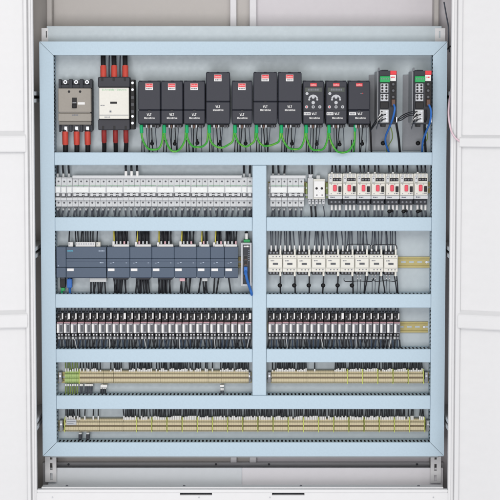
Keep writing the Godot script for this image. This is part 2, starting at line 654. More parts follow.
func plate() -> void:
	var p := thing("mounting_plate", "pale grey mounting plate carrying all of the switchgear", "mounting plate", "", 250, 250, 0)
	p.position = Vector3.ZERO
	var s := sf()
	cbox(s, Vector3(W(48.5, 250, ZP).x, W(250, 457.5, ZP).y, ZP - 0.003), Vector3(W(440, 250, ZP).x, W(250, 26.0, ZP).y, ZP), 0.0008)
	part("sheet", s, "plate")
	# slotted hangers at the corners
	for b in [[45.2, 456.5, 56.2, 482.0, 51.2, 2.4, [[457.2, 459.6], [463.0, 469.8], [473.2, 480.0]]], [430.5, 456.5, 441.0, 483.0, 435.6, 2.4, [[457.2, 459.6], [464.0, 470.8], [475.0, 481.2]]], [41.6, 28.0, 48.0, 41.5, 46.4, 1.4, [[31.0, 37.6]]], [435.0, 28.2, 445.2, 41.5, 439.8, 1.6, [[31.0, 38.0]]]]:
		var z1 := ZP - 0.004 if b[1] > 100 else ZP + 0.003
		var a := W(b[0], b[3], z1)
		var c := W(b[2], b[1], z1)
		var xa := W(b[4] - b[5] * 0.5, b[1], z1).x
		var xb := W(b[4] + b[5] * 0.5, b[1], z1).x
		s = sf()
		cbox(s, Vector3(a.x, a.y, z1 - 0.004), Vector3(xa, c.y, z1))
		cbox(s, Vector3(xb, a.y, z1 - 0.004), Vector3(c.x, c.y, z1))
		var y := c.y
		for h in b[6]:   # bridges between the slots
			cbox(s, Vector3(xa, W(0, h[0], z1).y, z1 - 0.0038), Vector3(xb, y, z1 - 0.0002))
			y = W(0, h[1], z1).y
		cbox(s, Vector3(xa, a.y, z1 - 0.0038), Vector3(xb, y, z1 - 0.0002))
		part("slotted_hanger", s, "paint")


# ---------------------------------------------------------------- cable ducts and rails
func ducts() -> void:
	var l0 := 41.0; var l1 := 55.0; var c0 := 252.3; var c1 := 266.5; var r0 := 431.6; var r1 := 445.6
	duct("top cable duct of the pale blue frame, with mitred ends", l0, 41.5, r1, 55.2, true, "top")
	duct("bottom cable duct of the pale blue frame, with mitred ends", l0, 442.5, r1, 456.2, true, "bottom")
	duct("left upright cable duct of the pale blue frame", l0, 41.5, l1, 456.2, false, "left")
	duct("right upright cable duct of the pale blue frame", r0, 41.5, r1, 456.2, false, "right")
	duct("full-width pale blue cable duct just below the dark drives", l1, 152.2, r0, 165.3, true, "")
	duct("full-width pale blue cable duct above the bottom terminal row", l1, 395.5, r0, 409.4, true, "")
	duct("short upright pale blue cable duct dividing the middle of the panel", c0, 165.3, c1, 395.5, false, "")
	duct("pale blue cable duct below the long row of white breakers", l1, 217.2, c0, 231.2, true, "")
	duct("pale blue cable duct below the motor starters with red buttons", c1, 217.2, r0, 231.2, true, "")
	duct("pale blue cable duct below the blue-grey controller", l1, 294.0, c0, 308.0, true, "")
	duct("pale blue cable duct below the white contactors", c1, 294.0, r0, 308.0, true, "")
	duct("pale blue cable duct between the left relays and the left terminals", l1, 349.0, c0, 362.6, true, "")
	duct("pale blue cable duct between the right relays and the right terminals", c1, 349.0, r0, 362.6, true, "")


func duct(label: String, x0: float, y0: float, x1: float, y1: float, flat: bool, mitre: String) -> void:
	var d := thing("cable_duct", label, "cable duct", "slotted cable ducts on the plate", 250, 250, 0)
	var a := Vector3(W(x0, 250, 0).x, W(250, y1, 0).y, 0)
	var b := Vector3(W(x1, 250, 0).x, W(250, y0, 0).y, 0)
	d.position = Vector3((a.x + b.x) / 2, (a.y + b.y) / 2, ZP)
	a -= d.position
	b -= d.position
	a.z = 0.0; b.z = 0.0
	var zl := -ZP                        # lid front, over the plate
	var zt := zl - 0.011
	var g := 0.0004
	var t := b.y - a.y if flat else b.x - a.x
	var s := sf()
	# lid: front face and the two short turned-in sides
	if mitre == "":
		cbox(s, Vector3(a.x + g, a.y + g, zt), Vector3(b.x - g, b.y - g, zl), 0.0016)
	else:
		var o := [Vector2(a.x, a.y), Vector2(b.x, a.y), Vector2(b.x, b.y), Vector2(a.x, b.y)]
		var e := 0.0007
		if mitre == "top":
			o = [Vector2(a.x + e, b.y), Vector2(b.x - e, b.y), Vector2(b.x - t - e, a.y), Vector2(a.x + t + e, a.y)]
		elif mitre == "bottom":
			o = [Vector2(a.x + e, a.y), Vector2(b.x - e, a.y), Vector2(b.x - t - e, b.y), Vector2(a.x + t + e, b.y)]
		elif mitre == "left":
			o = [Vector2(a.x, a.y + e), Vector2(a.x, b.y - e), Vector2(b.x, b.y - t - e), Vector2(b.x, a.y + t + e)]
		else:
			o = [Vector2(b.x, a.y + e), Vector2(b.x, b.y - e), Vector2(a.x, b.y - t - e), Vector2(a.x, a.y + t + e)]
		prism(s, PackedVector2Array(o), 2, zt, zl)
	part("lid", s, "duct")
	s = sf()
	var i := 0.0012
	cbox(s, Vector3(a.x + i, a.y + i, 0.0002), Vector3(b.x - i, b.y - i, 0.003))
	part("base", s, "duct")
	# walls: a solid foot and a comb of fingers
	var thk := 0.0016
	for side in 2:
		s = sf()
		var lo: float = a.x if flat else a.y
		var hi: float = b.x if flat else b.y
		lo += 0.002
		hi -= 0.002
		if mitre != "":
			lo += t - 0.004
			hi -= t - 0.004
		var u: float = (a.y + i if side == 0 else b.y - i - thk) if flat else (a.x + i if side == 0 else b.x - i - thk)
		wall_piece(s, flat, lo, hi, u, thk, 0.003, 0.02)
		wall_piece(s, flat, lo, hi, u, thk, zt - 0.004, zt)
		var n := int((hi - lo) / 0.0118)
		var pitch := (hi - lo) / n
		for k in n:
			wall_piece(s, flat, lo + pitch * k, lo + pitch * k + pitch * 0.52, u, thk, 0.02, zt - 0.004)
		part("slotted_wall", s, "duct").set_meta("kind", "stuff")
	s = sf()   # the wires lying inside
	var u0: float = (a.x if flat else a.y) + 0.012
	var u1: float = (b.x if flat else b.y) - 0.012
	var v0: float = (a.y if flat else a.x) + 0.0062
	var v1: float = (b.y if flat else b.x) - 0.0062
	var np := maxi(3, int((u1 - u0) / 0.09))
	for k in 18:
		var vc: float = [v0, v1, lerpf(v0, v1, 0.33), lerpf(v0, v1, 0.67)][k % 4]
		var zc := lerpf(0.012, 0.066, float(k) / 17)
		var pts := []
		for e in np + 1:
			var uu := lerpf(u0, u1, float(e) / np)
			var vv := clampf(vc + rng.randf_range(-0.002, 0.002), v0 - 0.0006, v1 + 0.0006)
			pts.append(Vector3(uu, vv, zc + rng.randf_range(-0.004, 0.004)) if flat else Vector3(vv, uu, zc + rng.randf_range(-0.004, 0.004)))
		tube(s, pts, 0.0024, 5, 2)
	part("wire_bundle", s, "wire").set_meta("kind", "stuff")


func wall_piece(s: SurfaceTool, flat: bool, lo: float, hi: float, u: float, thk: float, z0: float, z1: float) -> void:
	if flat:
		cbox(s, Vector3(lo, u, z0), Vector3(hi, u + thk, z1))
	else:
		cbox(s, Vector3(u, lo, z0), Vector3(u + thk, hi, z1))


func rails() -> void:
	rail("long steel rail behind the row of white breakers", 56, 187.5, 251.5)
	rail("steel rail behind the motor starters with red buttons", 268, 187.5, 431)
	rail("steel rail behind the blue-grey controller", 56, 262.3, 251)
	rail("steel rail with a bare gold end beside the white contactors", 267.5, 262.3, 430.5)
	rail("steel rail behind the left relays", 56, 327.2, 251)
	rail("steel rail with a bare gold end beside the right relays", 267.5, 327.2, 428)
	rail("steel rail under the left terminal row", 56.5, 377.5, 251.5)
	rail("steel rail under the right terminal row", 267.5, 377.5, 431)
	rail("long steel rail under the bottom terminal row", 57.5, 426, 430)


func rail(label: String, x0: float, y: float, x1: float) -> void:
	var r := thing("mounting_rail", label, "mounting rail", "steel mounting rails on the plate", (x0 + x1) / 2, y, 0.01)
	var a := L(x0, y, 0).x
	var b := L(x1, y, 0).x
	var s := sf()
	var n := maxi(1, int((b - a) / 0.025))
	var p := (b - a) / n
	for e in [-1.0, 1.0]:
		cbox(s, Vector3(a, e * 0.0028, 0.0005), Vector3(b, e * 0.0125, 0.0016))
		cbox(s, Vector3(a, e * 0.0114, 0.0016), Vector3(b, e * 0.0125, 0.0072))
		cbox(s, Vector3(a, e * 0.0114, 0.0072), Vector3(b, e * 0.0175, 0.0083), 0.0003)
	for k in n:
		cbox(s, Vector3(a + p * k, -0.0028, 0.0005), Vector3(a + p * k + p * 0.4, 0.0028, 0.0016))
	part("profile", s, "rail")
	for x in [a + 0.012, b - 0.012]:
		s = sf()
		cyl(s, Vector3(x, 0, 0.0017), Vector3(x, 0, 0.0045), 0.0045, 0.004, 12)
		part("screw", s, "steel")


# ---------------------------------------------------------------- top row: breaker and contactor
func row_power() -> void:
	var z := 0.085
	thing("circuit_breaker", "grey three-pole circuit breaker with a black toggle, left end of the top row", "circuit breaker", "", 75, 105, z)
	box("base", "grey_dark", 58.5, 80, 91.5, 131, 0.0, 0.05, 0.0015)
	box("case", "beige", 58, 88.3, 91.3, 112.4, 0.05, 0.085, 0.0022)
	box("lower_cover", "beige", 58, 113.2, 91.3, 121.4, 0.05, 0.083, 0.0018)
	box("lower_edge", "beige_dark", 58.4, 121.6, 91, 124.8, 0.05, 0.077, 0.0012)
	for k in 4:
		var x: float = [58.2, 68.6, 79.4, 89.6][k]
		box("phase_barrier", "anthracite", x, 79, x + [2.6, 3.4, 3.4, 2.2][k], 88.2, 0.05, 0.074, 0.001)
		box("phase_barrier", "anthracite", x + 0.3, 125, x + [2.0, 2.8, 2.8, 2.0][k], 132, 0.05, 0.07, 0.001)
	box("terminal_cover", "anthracite", 58.6, 84.6, 91.2, 88.2, 0.05, 0.07, 0.001)
	for x in [64.6, 75.5, 86.4]:
		disc("terminal_screw", "steel", x, 82.0, 2.0, 0.05, 0.064)
		disc("screw_recess", "black", x, 82.0, 0.9, 0.064, 0.0645)
		box("lug", "steel", x - 1.7 + 0.6, 126.3, x + 2.3, 133, 0.05, 0.062, 0.001)
		disc("lug_bolt", "steel", x + 0.6, 128.2, 1.5, 0.062, 0.067)
	for x in [69.0, 80.1]:
		disc("screw_hole", "black", x, 91.6, 1.25, 0.085, 0.0856)
	box("toggle_recess", "black", 72.1, 97.6, 76.9, 108.2, 0.085, 0.0862, 0.0003)
	box("toggle", "rubber", 72.6, 104.0, 76.4, 107.8, 0.0862, 0.097, 0.001)
	box("toggle_mark", "grey_light", 72.6, 102.4, 76.4, 103.2, 0.0862, 0.089, 0.0003)
	box("rating_label", "label", 77.8, 102.2, 84.8, 104.6, 0.085, 0.0855, 0.0)
	box("cover_seam", "beige_dark", 60, 112.2, 90, 112.9, 0.05, 0.0845, 0.0)
	scribble("print_grey", 72, 114.4, 78.5, 115.6, 0.083)
	for k in 3:
		var x: float = [65.2, 76.6, 87.6][k]
		var lab: String = ["left", "middle", "right"][k]
		cable("power_cable", "%s black power cable with red sleeve under the grey circuit breaker" % lab, "rubber", [[x, 130, 0.056], [x, 137, 0.056], [x + 0.3, 146, 0.05], [x + 0.2, 157, 0.04]], 2.55, "power cables of breaker and contactor")
		sleeve("heat_shrink", "shrink", [[x, 131.6, 0.056], [x + 0.05, 138, 0.056], [x + 0.2, 144.3, 0.0515]], 3.1)
	# contactor
	z = 0.125
	thing("power_contactor", "large dark contactor with a white face, beside the grey circuit breaker", "contactor", "", 114, 103, z)
	box("base", "anthracite", 98.2, 80, 129.4, 129, 0.0, 0.06, 0.0015)
	box("upper_block", "slate", 97.6, 77, 129.6, 87.2, 0.055, 0.112, 0.002)
	box("lower_block", "slate", 97.8, 119.4, 129.6, 130.2, 0.055, 0.112, 0.002)
	box("core", "black", 98.4, 86, 129.2, 120, 0.05, 0.108, 0.001)
	box("face", "cream", 99, 87.8, 129, 119.0, 0.108, 0.125, 0.0018)
	box("face_seam", "grey", 99.6, 114.7, 128.6, 115.5, 0.1245, 0.1254, 0.0)
	box("window", "black", 110.2, 101.7, 117.0, 103.8, 0.125, 0.1256, 0.0)
	box("indicator", "print_grey", 109.6, 110.6, 111.4, 112.4, 0.125, 0.1262, 0.0002)
	words("Schneider Electric", "print_green", 102.0, 88.7, 126.5, 90.6, 0.125)
	scribble("print_grey", 104.5, 116.5, 110, 117.5, 0.125)
	scribble("print_grey", 100.5, 104.8, 104.5, 105.8, 0.125)
	for x in [102.0, 113.3, 124.6]:
		box("terminal_notch", "black", x - 1, 77.6, x + 1, 81.0, 0.1, 0.1124, 0.0003)
		box("terminal_notch", "black", x - 0.2, 126, x + 1.8, 129.6, 0.1, 0.1124, 0.0003)
	box("auxiliary_block", "black", 129.8, 79.6, 134.3, 129.6, 0.03, 0.1, 0.0012)
	for y in [82.8, 89.6, 116.4, 123.2]:
		disc("terminal_screw", "steel", 132.0, y, 1.3, 0.1, 0.1015)
	for y in [96.0, 103.0, 110.0]:
		box("auxiliary_window", "grey_dark", 130.6, y, 133.4, y + 3, 0.1, 0.1006, 0.0002)
	for k in 3:
		var lab: String = ["left", "middle", "right"][k]
		var x: float = [103.4, 114.2, 125.3][k]
		cable("power_cable", "%s black power cable with red sleeve above the white-faced contactor" % lab, "rubber", [[x, 79, 0.09], [x, 72, 0.086], [x - 0.1, 66.2, 0.079], [x - 0.2, 61, 0.069], [x - 0.4, 50, 0.04]], 2.5, "power cables of breaker and contactor")
		sleeve("heat_shrink", "shrink", [[x, 77.6, 0.0895], [x, 72, 0.086], [x - 0.1, 66.2, 0.079]], 3.1)
		x = [104.0, 115.4, 125.9][k]
		cable("power_cable", "%s black power cable with dark red sleeve below the white-faced contactor" % lab, "rubber", [[x, 128, 0.09], [x + 0.1, 137, 0.085], [x + 0.3, 146, 0.06], [x + [0.2, 0.4, -0.8][k], 157, 0.04]], 2.2, "power cables of breaker and contactor")
		sleeve("heat_shrink", "shrink_dark", [[x, 129.4, 0.09], [x + 0.05, 136, 0.086], [x + 0.2, 141.6, 0.074]], 2.55)
	for k in 2:
		var x: float = [109.4, 120.3][k]
		cable("control_wire", "thin grey wire %s of the contactor's top cables" % ["left of the middle one", "right of the middle one"][k], "wire_grey", [[x, 80, 0.07], [x - 0.3, 68, 0.06], [x + 0.2, 50, 0.03]], 0.75, "control wires above the contactor", "wire")


# ---------------------------------------------------------------- drives
func drive(label: String, x: float, w: float, y0: float, style: String) -> Node3D:
	var z := 0.15
	var d := thing("frequency_drive", label, "drive", "dark frequency drives in the top row", x + w / 2, 105, z)
	var x1 := x + w
	var ys := 110.0 if y0 > 75 else 101.6
	box("housing", "slate", x + 0.4, y0 + 1.5, x1 - 0.4, 124.6, 0.004, 0.128, 0.0016)
	box("mounting_foot", "dark_steel", x + 1.2, y0 - 1.2, x1 - 1.2, 126, 0.0003, 0.004, 0.0)
	for k in 3:   # lugs along the top edge
		var xx := x + [0.3, w * 0.44, w - 3.2][k] as float
		box("top_lug", "anthracite", xx, y0 - 0.7, xx + 2.6, y0 + 1.7, 0.09, 0.138, 0.0008)
	for k in 7:   # cooling ribs on both flanks
		var zz := 0.018 + k * 0.013
		box("side_rib", "anthracite", x + 0.05, y0 + 6, x + 0.4, 119, zz, zz + 0.006, 0.0)
		box("side_rib", "anthracite", x1 - 0.4, y0 + 6, x1 - 0.05, 119, zz, zz + 0.006, 0.0)
	if style == "keypad":
		box("front_cover", "slate_light", x, y0, x1, 123.9, 0.128, 0.15, 0.0024)
	else:
		box("front_cover", "slate_light", x, y0, x1, ys - 0.15, 0.128, 0.15, 0.0024)
		box("terminal_cover", "slate_light", x, ys + 0.15, x1, 123.9, 0.128, 0.15, 0.0024)
		box("cover_latch", "black", x + w * 0.5 - 1.4, ys - 0.1, x + w * 0.5 + 1.4, ys + 0.9, 0.14, 0.1508, 0.0003)
	var xm := x + w * 0.5
	if style == "tag":
		box("logo_tag", "label", xm - 3.9, y0 + 2.2, xm + 3.5, y0 + 8.8, 0.15, 0.1505, 0.0)
		box("logo_band", "red", xm - 3.7, y0 + 2.4, xm + 3.3, y0 + 6.0, 0.1505, 0.1508, 0.0)
		words("Danfoss", "label", xm - 3.2, y0 + 3.2, xm + 2.8, y0 + 5.0, 0.1508)
		scribble("print_grey", xm - 3.0, y0 + 6.7, xm + 2.6, y0 + 8.0, 0.1505)
	else:
		box("logo_tag", "red", xm - 3.2, y0 + 2.0, xm + 3.2, y0 + 5.2, 0.15, 0.1506, 0.0)
		words("Danfoss", "label", xm - 2.8, y0 + 2.7, xm + 2.8, y0 + 4.5, 0.1506)
		box("rating_label", "label", x + 0.8, 112.4, x + 7.6, 115.2, 0.15, 0.1505, 0.0)
		scribble("print_grey", x + 1.4, 113.1, x + 7.0, 114.5, 0.1505)
	if style == "tag":
		var t0 := 113.4 if y0 > 75 else 105.4
		words("VLT", "label", xm - 2.5, t0, xm + 2.1, t0 + 2.4, 0.15, true)
		words("MicroDrive", "label", xm - 5.0, t0 + 3.6, xm + 5.4, t0 + 5.6, 0.15, true)
	else:
		words("VLT", "label", xm - 1.8, 112.6, xm + 3.2, 115.0, 0.15, true)
		words("MicroDrive", "label", xm - 4.0, 117.0, xm + 6.4, 119.0, 0.15, true)
	if style == "blank":
		disc("status_light", "red", xm + 3.5, 93.2, 0.45, 0.15, 0.1506)
		box("status_bar", "grey", xm + 1.2, 93.0, xm + 2.4, 93.5, 0.15, 0.1504, 0.0)
	if style == "keypad":
		var q := unit(97, ZP + z)
		var xc := xm - 0.3
		box("keypad_panel", "anthracite", x + 1.2, y0 + 5.6, x1 - 1.2, 110.6, 0.15, 0.1512, 0.0004)
		box("display", "lcd", x + 2.2, y0 + 6.4, x1 - 2.2, y0 + 10.6, 0.1512, 0.152, 0.0003)
		scribble("print_grey", x + 5, y0 + 7.4, x1 - 5, y0 + 9.4, 0.152)
		disc("key", "grey_light", xc - 6.2, 93.6, 1.5, 0.1512, 0.1526)
		var s := sf()   # the arc of arrow keys
		var arc := PackedVector2Array()
		for k in 13:
			var t := deg_to_rad(15.0 + 150.0 * k / 12)
			arc.append(Vector2(cos(t), sin(t)) * 5.0 * q)
		for k in 13:
			var t := deg_to_rad(165.0 - 150.0 * k / 12)
			arc.append(Vector2(cos(t), sin(t)) * 3.4 * q)
		var c := L(xc, 99.6, 0)
		for k in arc.size():
			arc[k] += Vector2(c.x, c.y)
		prism(s, arc, 2, 0.1512, 0.1522)
		part("arrow_arc", s, "grey_light")
		for kk in [[xc, 97.2, 1.5], [xc, 102.6, 1.7], [xc - 4.0, 99.6, 1.0], [xc + 4.0, 99.6, 1.0]]:
			disc("key", "grey_light", kk[0], kk[1], kk[2], 0.1512, 0.1526)
		for k in 3:
			disc("key", "grey_light", xc - 6.6 + k * 6.6, 106.9, 1.55, 0.1512, 0.1528)
			disc("key_centre", ["red", "anthracite", "grey_dark"][k], xc - 6.6 + k * 6.6, 106.9, 0.7, 0.1528, 0.1532)
	# terminals and metal clamps underneath
	box("terminal_strip", "black", x + 1.5, 124.4, x1 - 1.0, 127.2, 0.06, 0.125, 0.001)
	for k in 3:
		box("cable_clamp", ["zinc", "brown", "zinc"][k], x + 7.2 + k * 2.3, 124.8, x + 8.8 + k * 2.3, 127.8 + (k % 2) * 0.8, 0.11, 0.133, 0.0006)
	for k in 2:
		box("terminal", "grey_dark", x1 - 6 + k * 2.4, 125, x1 - 4.4 + k * 2.4, 128.4, 0.1, 0.13, 0.0005)
	return d


func drives() -> void:
	var list := [
		[138.2, 22.2, 81.2, "tag", "short dark drive next to the white-faced contactor, first of the drives"], [161.0, 21.8, 81.2, "tag", "short dark drive with red and white tag, second of the drives"],
		[183.6, 21.4, 81.2, "tag", "short dark drive left of the lone tall drive, third of the drives"], [206.0, 24.0, 72.4, "tag", "tall dark drive standing alone between two short ones, fourth of the drives"],
		[231.8, 20.6, 81.2, "tag", "short dark drive between the lone tall drive and the tall pair"], [253.4, 24.0, 72.4, "tag", "tall dark drive, left one of the adjoining tall pair"],
		[278.2, 23.4, 72.4, "tag", "tall dark drive, right one of the adjoining tall pair"], [303.0, 21.0, 81.2, "keypad", "dark drive with a round keypad, beside the tall pair"],
		[325.8, 21.0, 81.2, "keypad", "dark drive with a round keypad, beside the drive without keypad"], [348.4, 21.8, 81.2, "blank", "dark drive with red logo and no keypad, last of the drives"]]
	for i in list.size():
		var a: Array = list[i]
		drive(a[4], a[0], a[1], a[2], a[3])
		var x: float = a[0]
		for k in 4:
			var xx: float = x + [7.6, 10.4, 13.6, 17.2][k] + rng.randf_range(-0.6, 0.6)
			lead(xx, 127.0, 0.105 + 0.005 * k, 152.0, 0.04, [0.42, 0.55, 0.5, 0.42][k], ["wire_grey", "wire", "wire", "wire_grey"][k], "black", 0.0, 2.5)
		for k in 2:
			lead(x + 3.5 + k * 2 + rng.randf_range(-0.5, 0.5), 140.0, 0.03, 152.0, 0.03, 0.5, "wire", "black", 0.0, 1.0)
		var s := sf()
		var yb := 143.0 + [0.6, 0.8, 0.0, 1.0, 0.4, 1.2, 0.6, 1.0, 1.4, 0.8][i] as float
		var bp := W(x + 13.8, yb, ZP + 0.07) - cur.position
		ball(s, bp, 2.1 * S, 0.95)
		cyl(s, bp + Vector3(0, 0.004, 0), bp + Vector3(0, 0.012, 0.001), 0.0035, 0.0025, 10)
		part("cable_grommet", s, "black")
	# earth wires looping from drive to drive
	for i in list.size():
		var x0: float = list[i][0] + 2.8
		var low := [150.4, 151.0, 147.4, 147.2, 147.0, 146.4, 149.6, 150.8, 152.2, 150.0][i] as float
		var lab: String = ["first", "second", "third", "fourth", "fifth", "sixth", "seventh", "eighth", "ninth"][i] if i < 9 else ""
		if i < 9:
			var x1: float = list[i + 1][0] + 2.8
			if i == 8:
				x1 = 355.6
			var wd := x1 - x0
			var path := [[x0 + 0.3, 126, 0.125], [x0 + 0.5, 133, 0.125], [x0 + wd * 0.10, 141, 0.122], [x0 + wd * 0.27, low - 1.6, 0.112], [x0 + wd * 0.52, low, 0.106], [x0 + wd * 0.76, low - 2.0, 0.112], [x1 - wd * 0.07, 141, 0.122], [x1 - 0.7, 133, 0.125], [x1 - 0.5, 126, 0.125]]
			for k in range(2, 7):
				path[k][0] += rng.randf_range(-0.7, 0.7)
				path[k][1] += rng.randf_range(-0.8, 0.8)
				path[k][2] += rng.randf_range(-0.004, 0.004)
			cable("earth_wire", "green earth wire hanging in a loop below the drives, %s from the contactor" % lab, "green_wire", path, 1.05, "green earth wire loops under the drives", "wire")
			var stripe := []
			for k in path.size():
				stripe.append([path[k][0] + 0.35 * sin(k * 1.3 + i), path[k][1] + 0.2, path[k][2] + 0.0018])
			sleeve("yellow_stripe", "yellow_green", stripe, 0.42)
			sleeve("green_sleeve", "green_sleeve", [[x0 + 0.3, 124.8, 0.125], [x0 + 0.45, 129, 0.125], [x0 + 0.6, 133, 0.125]], 1.75)
		else:
			x0 = 355.6
			cable("earth_wire", "short green earth wire under the last drive, ending in the duct", "green_wire", [[x0 - 1, 125, 0.12], [x0 - 1.2, 134, 0.12], [x0 - 1.0, 145, 0.1], [x0 - 3.0, 156, 0.05]], 0.7, "green earth wire loops under the drives", "wire")
			sleeve("green_sleeve", "green_sleeve", [[x0 - 0.6, 124.8, 0.126], [x0 - 0.6, 128, 0.126], [x0 - 0.6, 131.5, 0.126]], 1.3)


# ---------------------------------------------------------------- servo modules
func modules() -> void:
	for i in 2:
		var z := 0.19
		var o := 35.0 * i
		var lab: String = ["slim grey module with green plug, next to the last drive", "slim grey module with green plug, at the right end of the top row"][i]
		thing("servo_module", lab, "servo drive", "slim servo modules right of the drives", 388 + o, 100, z)
		box("back_plate", "grey", 372.6 + o, 74, 394 + o, 152, 0.0003, 0.006, 0.0006)
		box("body", "grey_light", 378.4 + o, 71, 396.6 + o, 123.5, 0.006, 0.155, 0.0015)
		box("port_column", "black", 390.4 + o, 81.4, 396.6 + o, 106.5, 0.178, 0.1792, 0.0002)
		box("front_frame", "anthracite", 379.0 + o, 70.6, 397.0 + o, 124.4, 0.155, 0.178, 0.0018)
		box("hook", "dark_steel", 378.6 + o, 67.6, 380.2 + o, 71.2, 0.155, 0.17, 0.0006)
		box("vent", "anthracite", 383 + o, 69.6, 389 + o, 70.8, 0.06, 0.16, 0.0005)
		box("red_tag", "red", 390.6 + o, 70.6, 396.8 + o, 74.6, 0.178, 0.180, 0.0004)
		box("white_tag", "label", 390.4 + o, 74.8, 396.2 + o, 81.0, 0.178, 0.180, 0.0004)
		scribble("red", 391.2 + o, 76.4, 395.4 + o, 78.0, 0.180)
		box("green_plug", "green", 380.0 + o, 76.2, 390.0 + o, 82.2, 0.176, 0.192, 0.0012)
		for k in 4:
			disc("plug_screw", "dark_steel", 381.6 + k * 2.3 + o, 78.8, 0.7, 0.192, 0.1926)
		for r in [[83.4, 92.6, 3], [93.8, 101.2, 2]]:
			box("signal_plug", "grey_light", 380.6 + o, r[0], 388.4 + o, r[1], 0.176, 0.19, 0.0008)
			for k in r[2]:
				for c in 2:
					disc("plug_hole", "black", 382.4 + c * 4.0 + o, r[0] + 1.8 + k * 2.9, 1.15, 0.19, 0.1904)
		box("bus_socket", "black", 380.4 + o, 102.0, 388.6 + o, 108.4, 0.176, 0.187, 0.0008)
		box("power_plug", "off", 380.0 + o, 109.6, 388.8 + o, 122.6, 0.17, 0.186, 0.001)
		for k in 4:
			disc("plug_hole", "black", 382.0 + o, 111.6 + k * 3.0, 0.9, 0.186, 0.1864)
			disc("plug_screw", "steel", 386.6 + o, 111.6 + k * 3.0, 1.0, 0.186, 0.1866)
		for y in [84.2, 90.6, 97.0]:
			disc("round_port", "rubber", 393.4 + o, y, 2.1, 0.1792, 0.184)
			disc("port_rim", "grey_dark", 393.4 + o, y, 1.2, 0.184, 0.1845)
		box("cable_plug", "brown", 391.6 + o, 99.4, 395.2 + o, 105.6, 0.178, 0.194, 0.001)
		box("lower_plug", "black", 381.5 + o, 123.0, 386.0 + o, 127.0, 0.13, 0.176, 0.001)
		box("shield_clamp", "steel", 394.6 + o, 117, 397.6 + o, 122.6, 0.16, 0.178, 0.0008)
		for k in 5:
			var s := sf()
			tube(s, run([[382.4 + o + (k % 2) * 3.6, 112 + k * 2.2, 0.187], [380.0 + o - k * 0.2, 114.5 + k * 2.0, 0.2], [378.0 + o, 118.6 + k * 1.2, 0.185], [376.6 + o, 123 + k * 1.5, 0.15]]), 0.45 * S, 6, 4)
			part("wire", s, ["label", "wire", "label", "wire", "wire_grey"][k])
		var s2 := sf()
		var bp := W(383.0 + o, 143.2, ZP + 0.05) - cur.position
		ball(s2, bp, 2.4 * S, 0.95)
		part("cable_grommet", s2, "black")
		var who: String = ["of the slim module nearest the drives", "of the slim module at the right end"][i]
		cable("data_cable", "blue data cable hanging from the front " + who, "blue_wire", [[393.6 + o, 104, 0.19], [394.8 + o, 109, 0.2], [392.6 + o, 119, 0.19], [388.6 + o, 129, 0.15], [385.6 + o, 137, 0.11], [386.2 + o, 145, 0.08], [391.0 + o, 157, 0.04]] if i == 0 else [[393.6 + o, 104, 0.19], [396.0 + o, 111, 0.2], [395.0 + o, 122, 0.19], [391.0 + o, 132, 0.14], [387.8 + o, 142, 0.1], [387.0 + o, 156, 0.04]], 1.0, "blue data cables of the slim modules")
		cable("power_lead", "black lead with a white end below " + ["the slim module nearest the drives", "the slim module at the right end"][i], "rubber", [[396.2 + o, 121, 0.165], [396.8 + o, 127, 0.15], [398.6 + o, 138, 0.1], [400.2 + o, 156, 0.04]] if i == 0 else [[390.4 + o, 110, 0.2], [391.0 + o, 117, 0.2], [389.6 + o, 127, 0.15], [390.8 + o, 156, 0.04]], 1.2, "black leads of the slim modules")
		cable("earth_wire", "thin yellow-green earth wire curling below the front " + who, "pe_wire", [[389.6 + o, 125, 0.14], [391.8 + o, 131, 0.14], [392.4 + o, 138, 0.11], [389.4 + o, 144, 0.08], [386.6 + o, 149, 0.06], [388 + o, 156, 0.04]], 0.5, "thin earth wires of the slim modules", "wire")
	for k in 3:
		cable("signal_lead", "%s of the three black leads strung between the two slim modules" % ["uppermost", "middle", "lowest"][k], "wire", [[397.6, 119.4 + k * 0.8, 0.17], [401.5, 116.0 + k * 2.0, 0.175], [407.0, 113.2 + k * 1.6, 0.19], [413.0, 111.6 + k * 1.8, 0.2], [416.6, 112.4 + k * 2.4, 0.187]], 0.55, "leads strung between the slim modules", "wire")
	for k in 2:
		cable("signal_lead", "%s black lead from the last drive to the slim module beside it" % ["upper", "lower"][k], "wire", [[371.0 - k, 128.5 + k * 3, 0.1], [374.6, 122.5 + k * 2.5, 0.14], [378.6, 117.5 + k * 2.6, 0.18], [381.6, 115.5 + k * 2.2, 0.186]], 0.6, "leads from the last drive", "wire")
	cable("drop_lead", "black lead dropping into the duct between last drive and slim module", "rubber", [[369.5, 121, 0.06], [370.4, 130, 0.08], [371.0, 142, 0.07], [371.6, 156, 0.04]], 0.95)


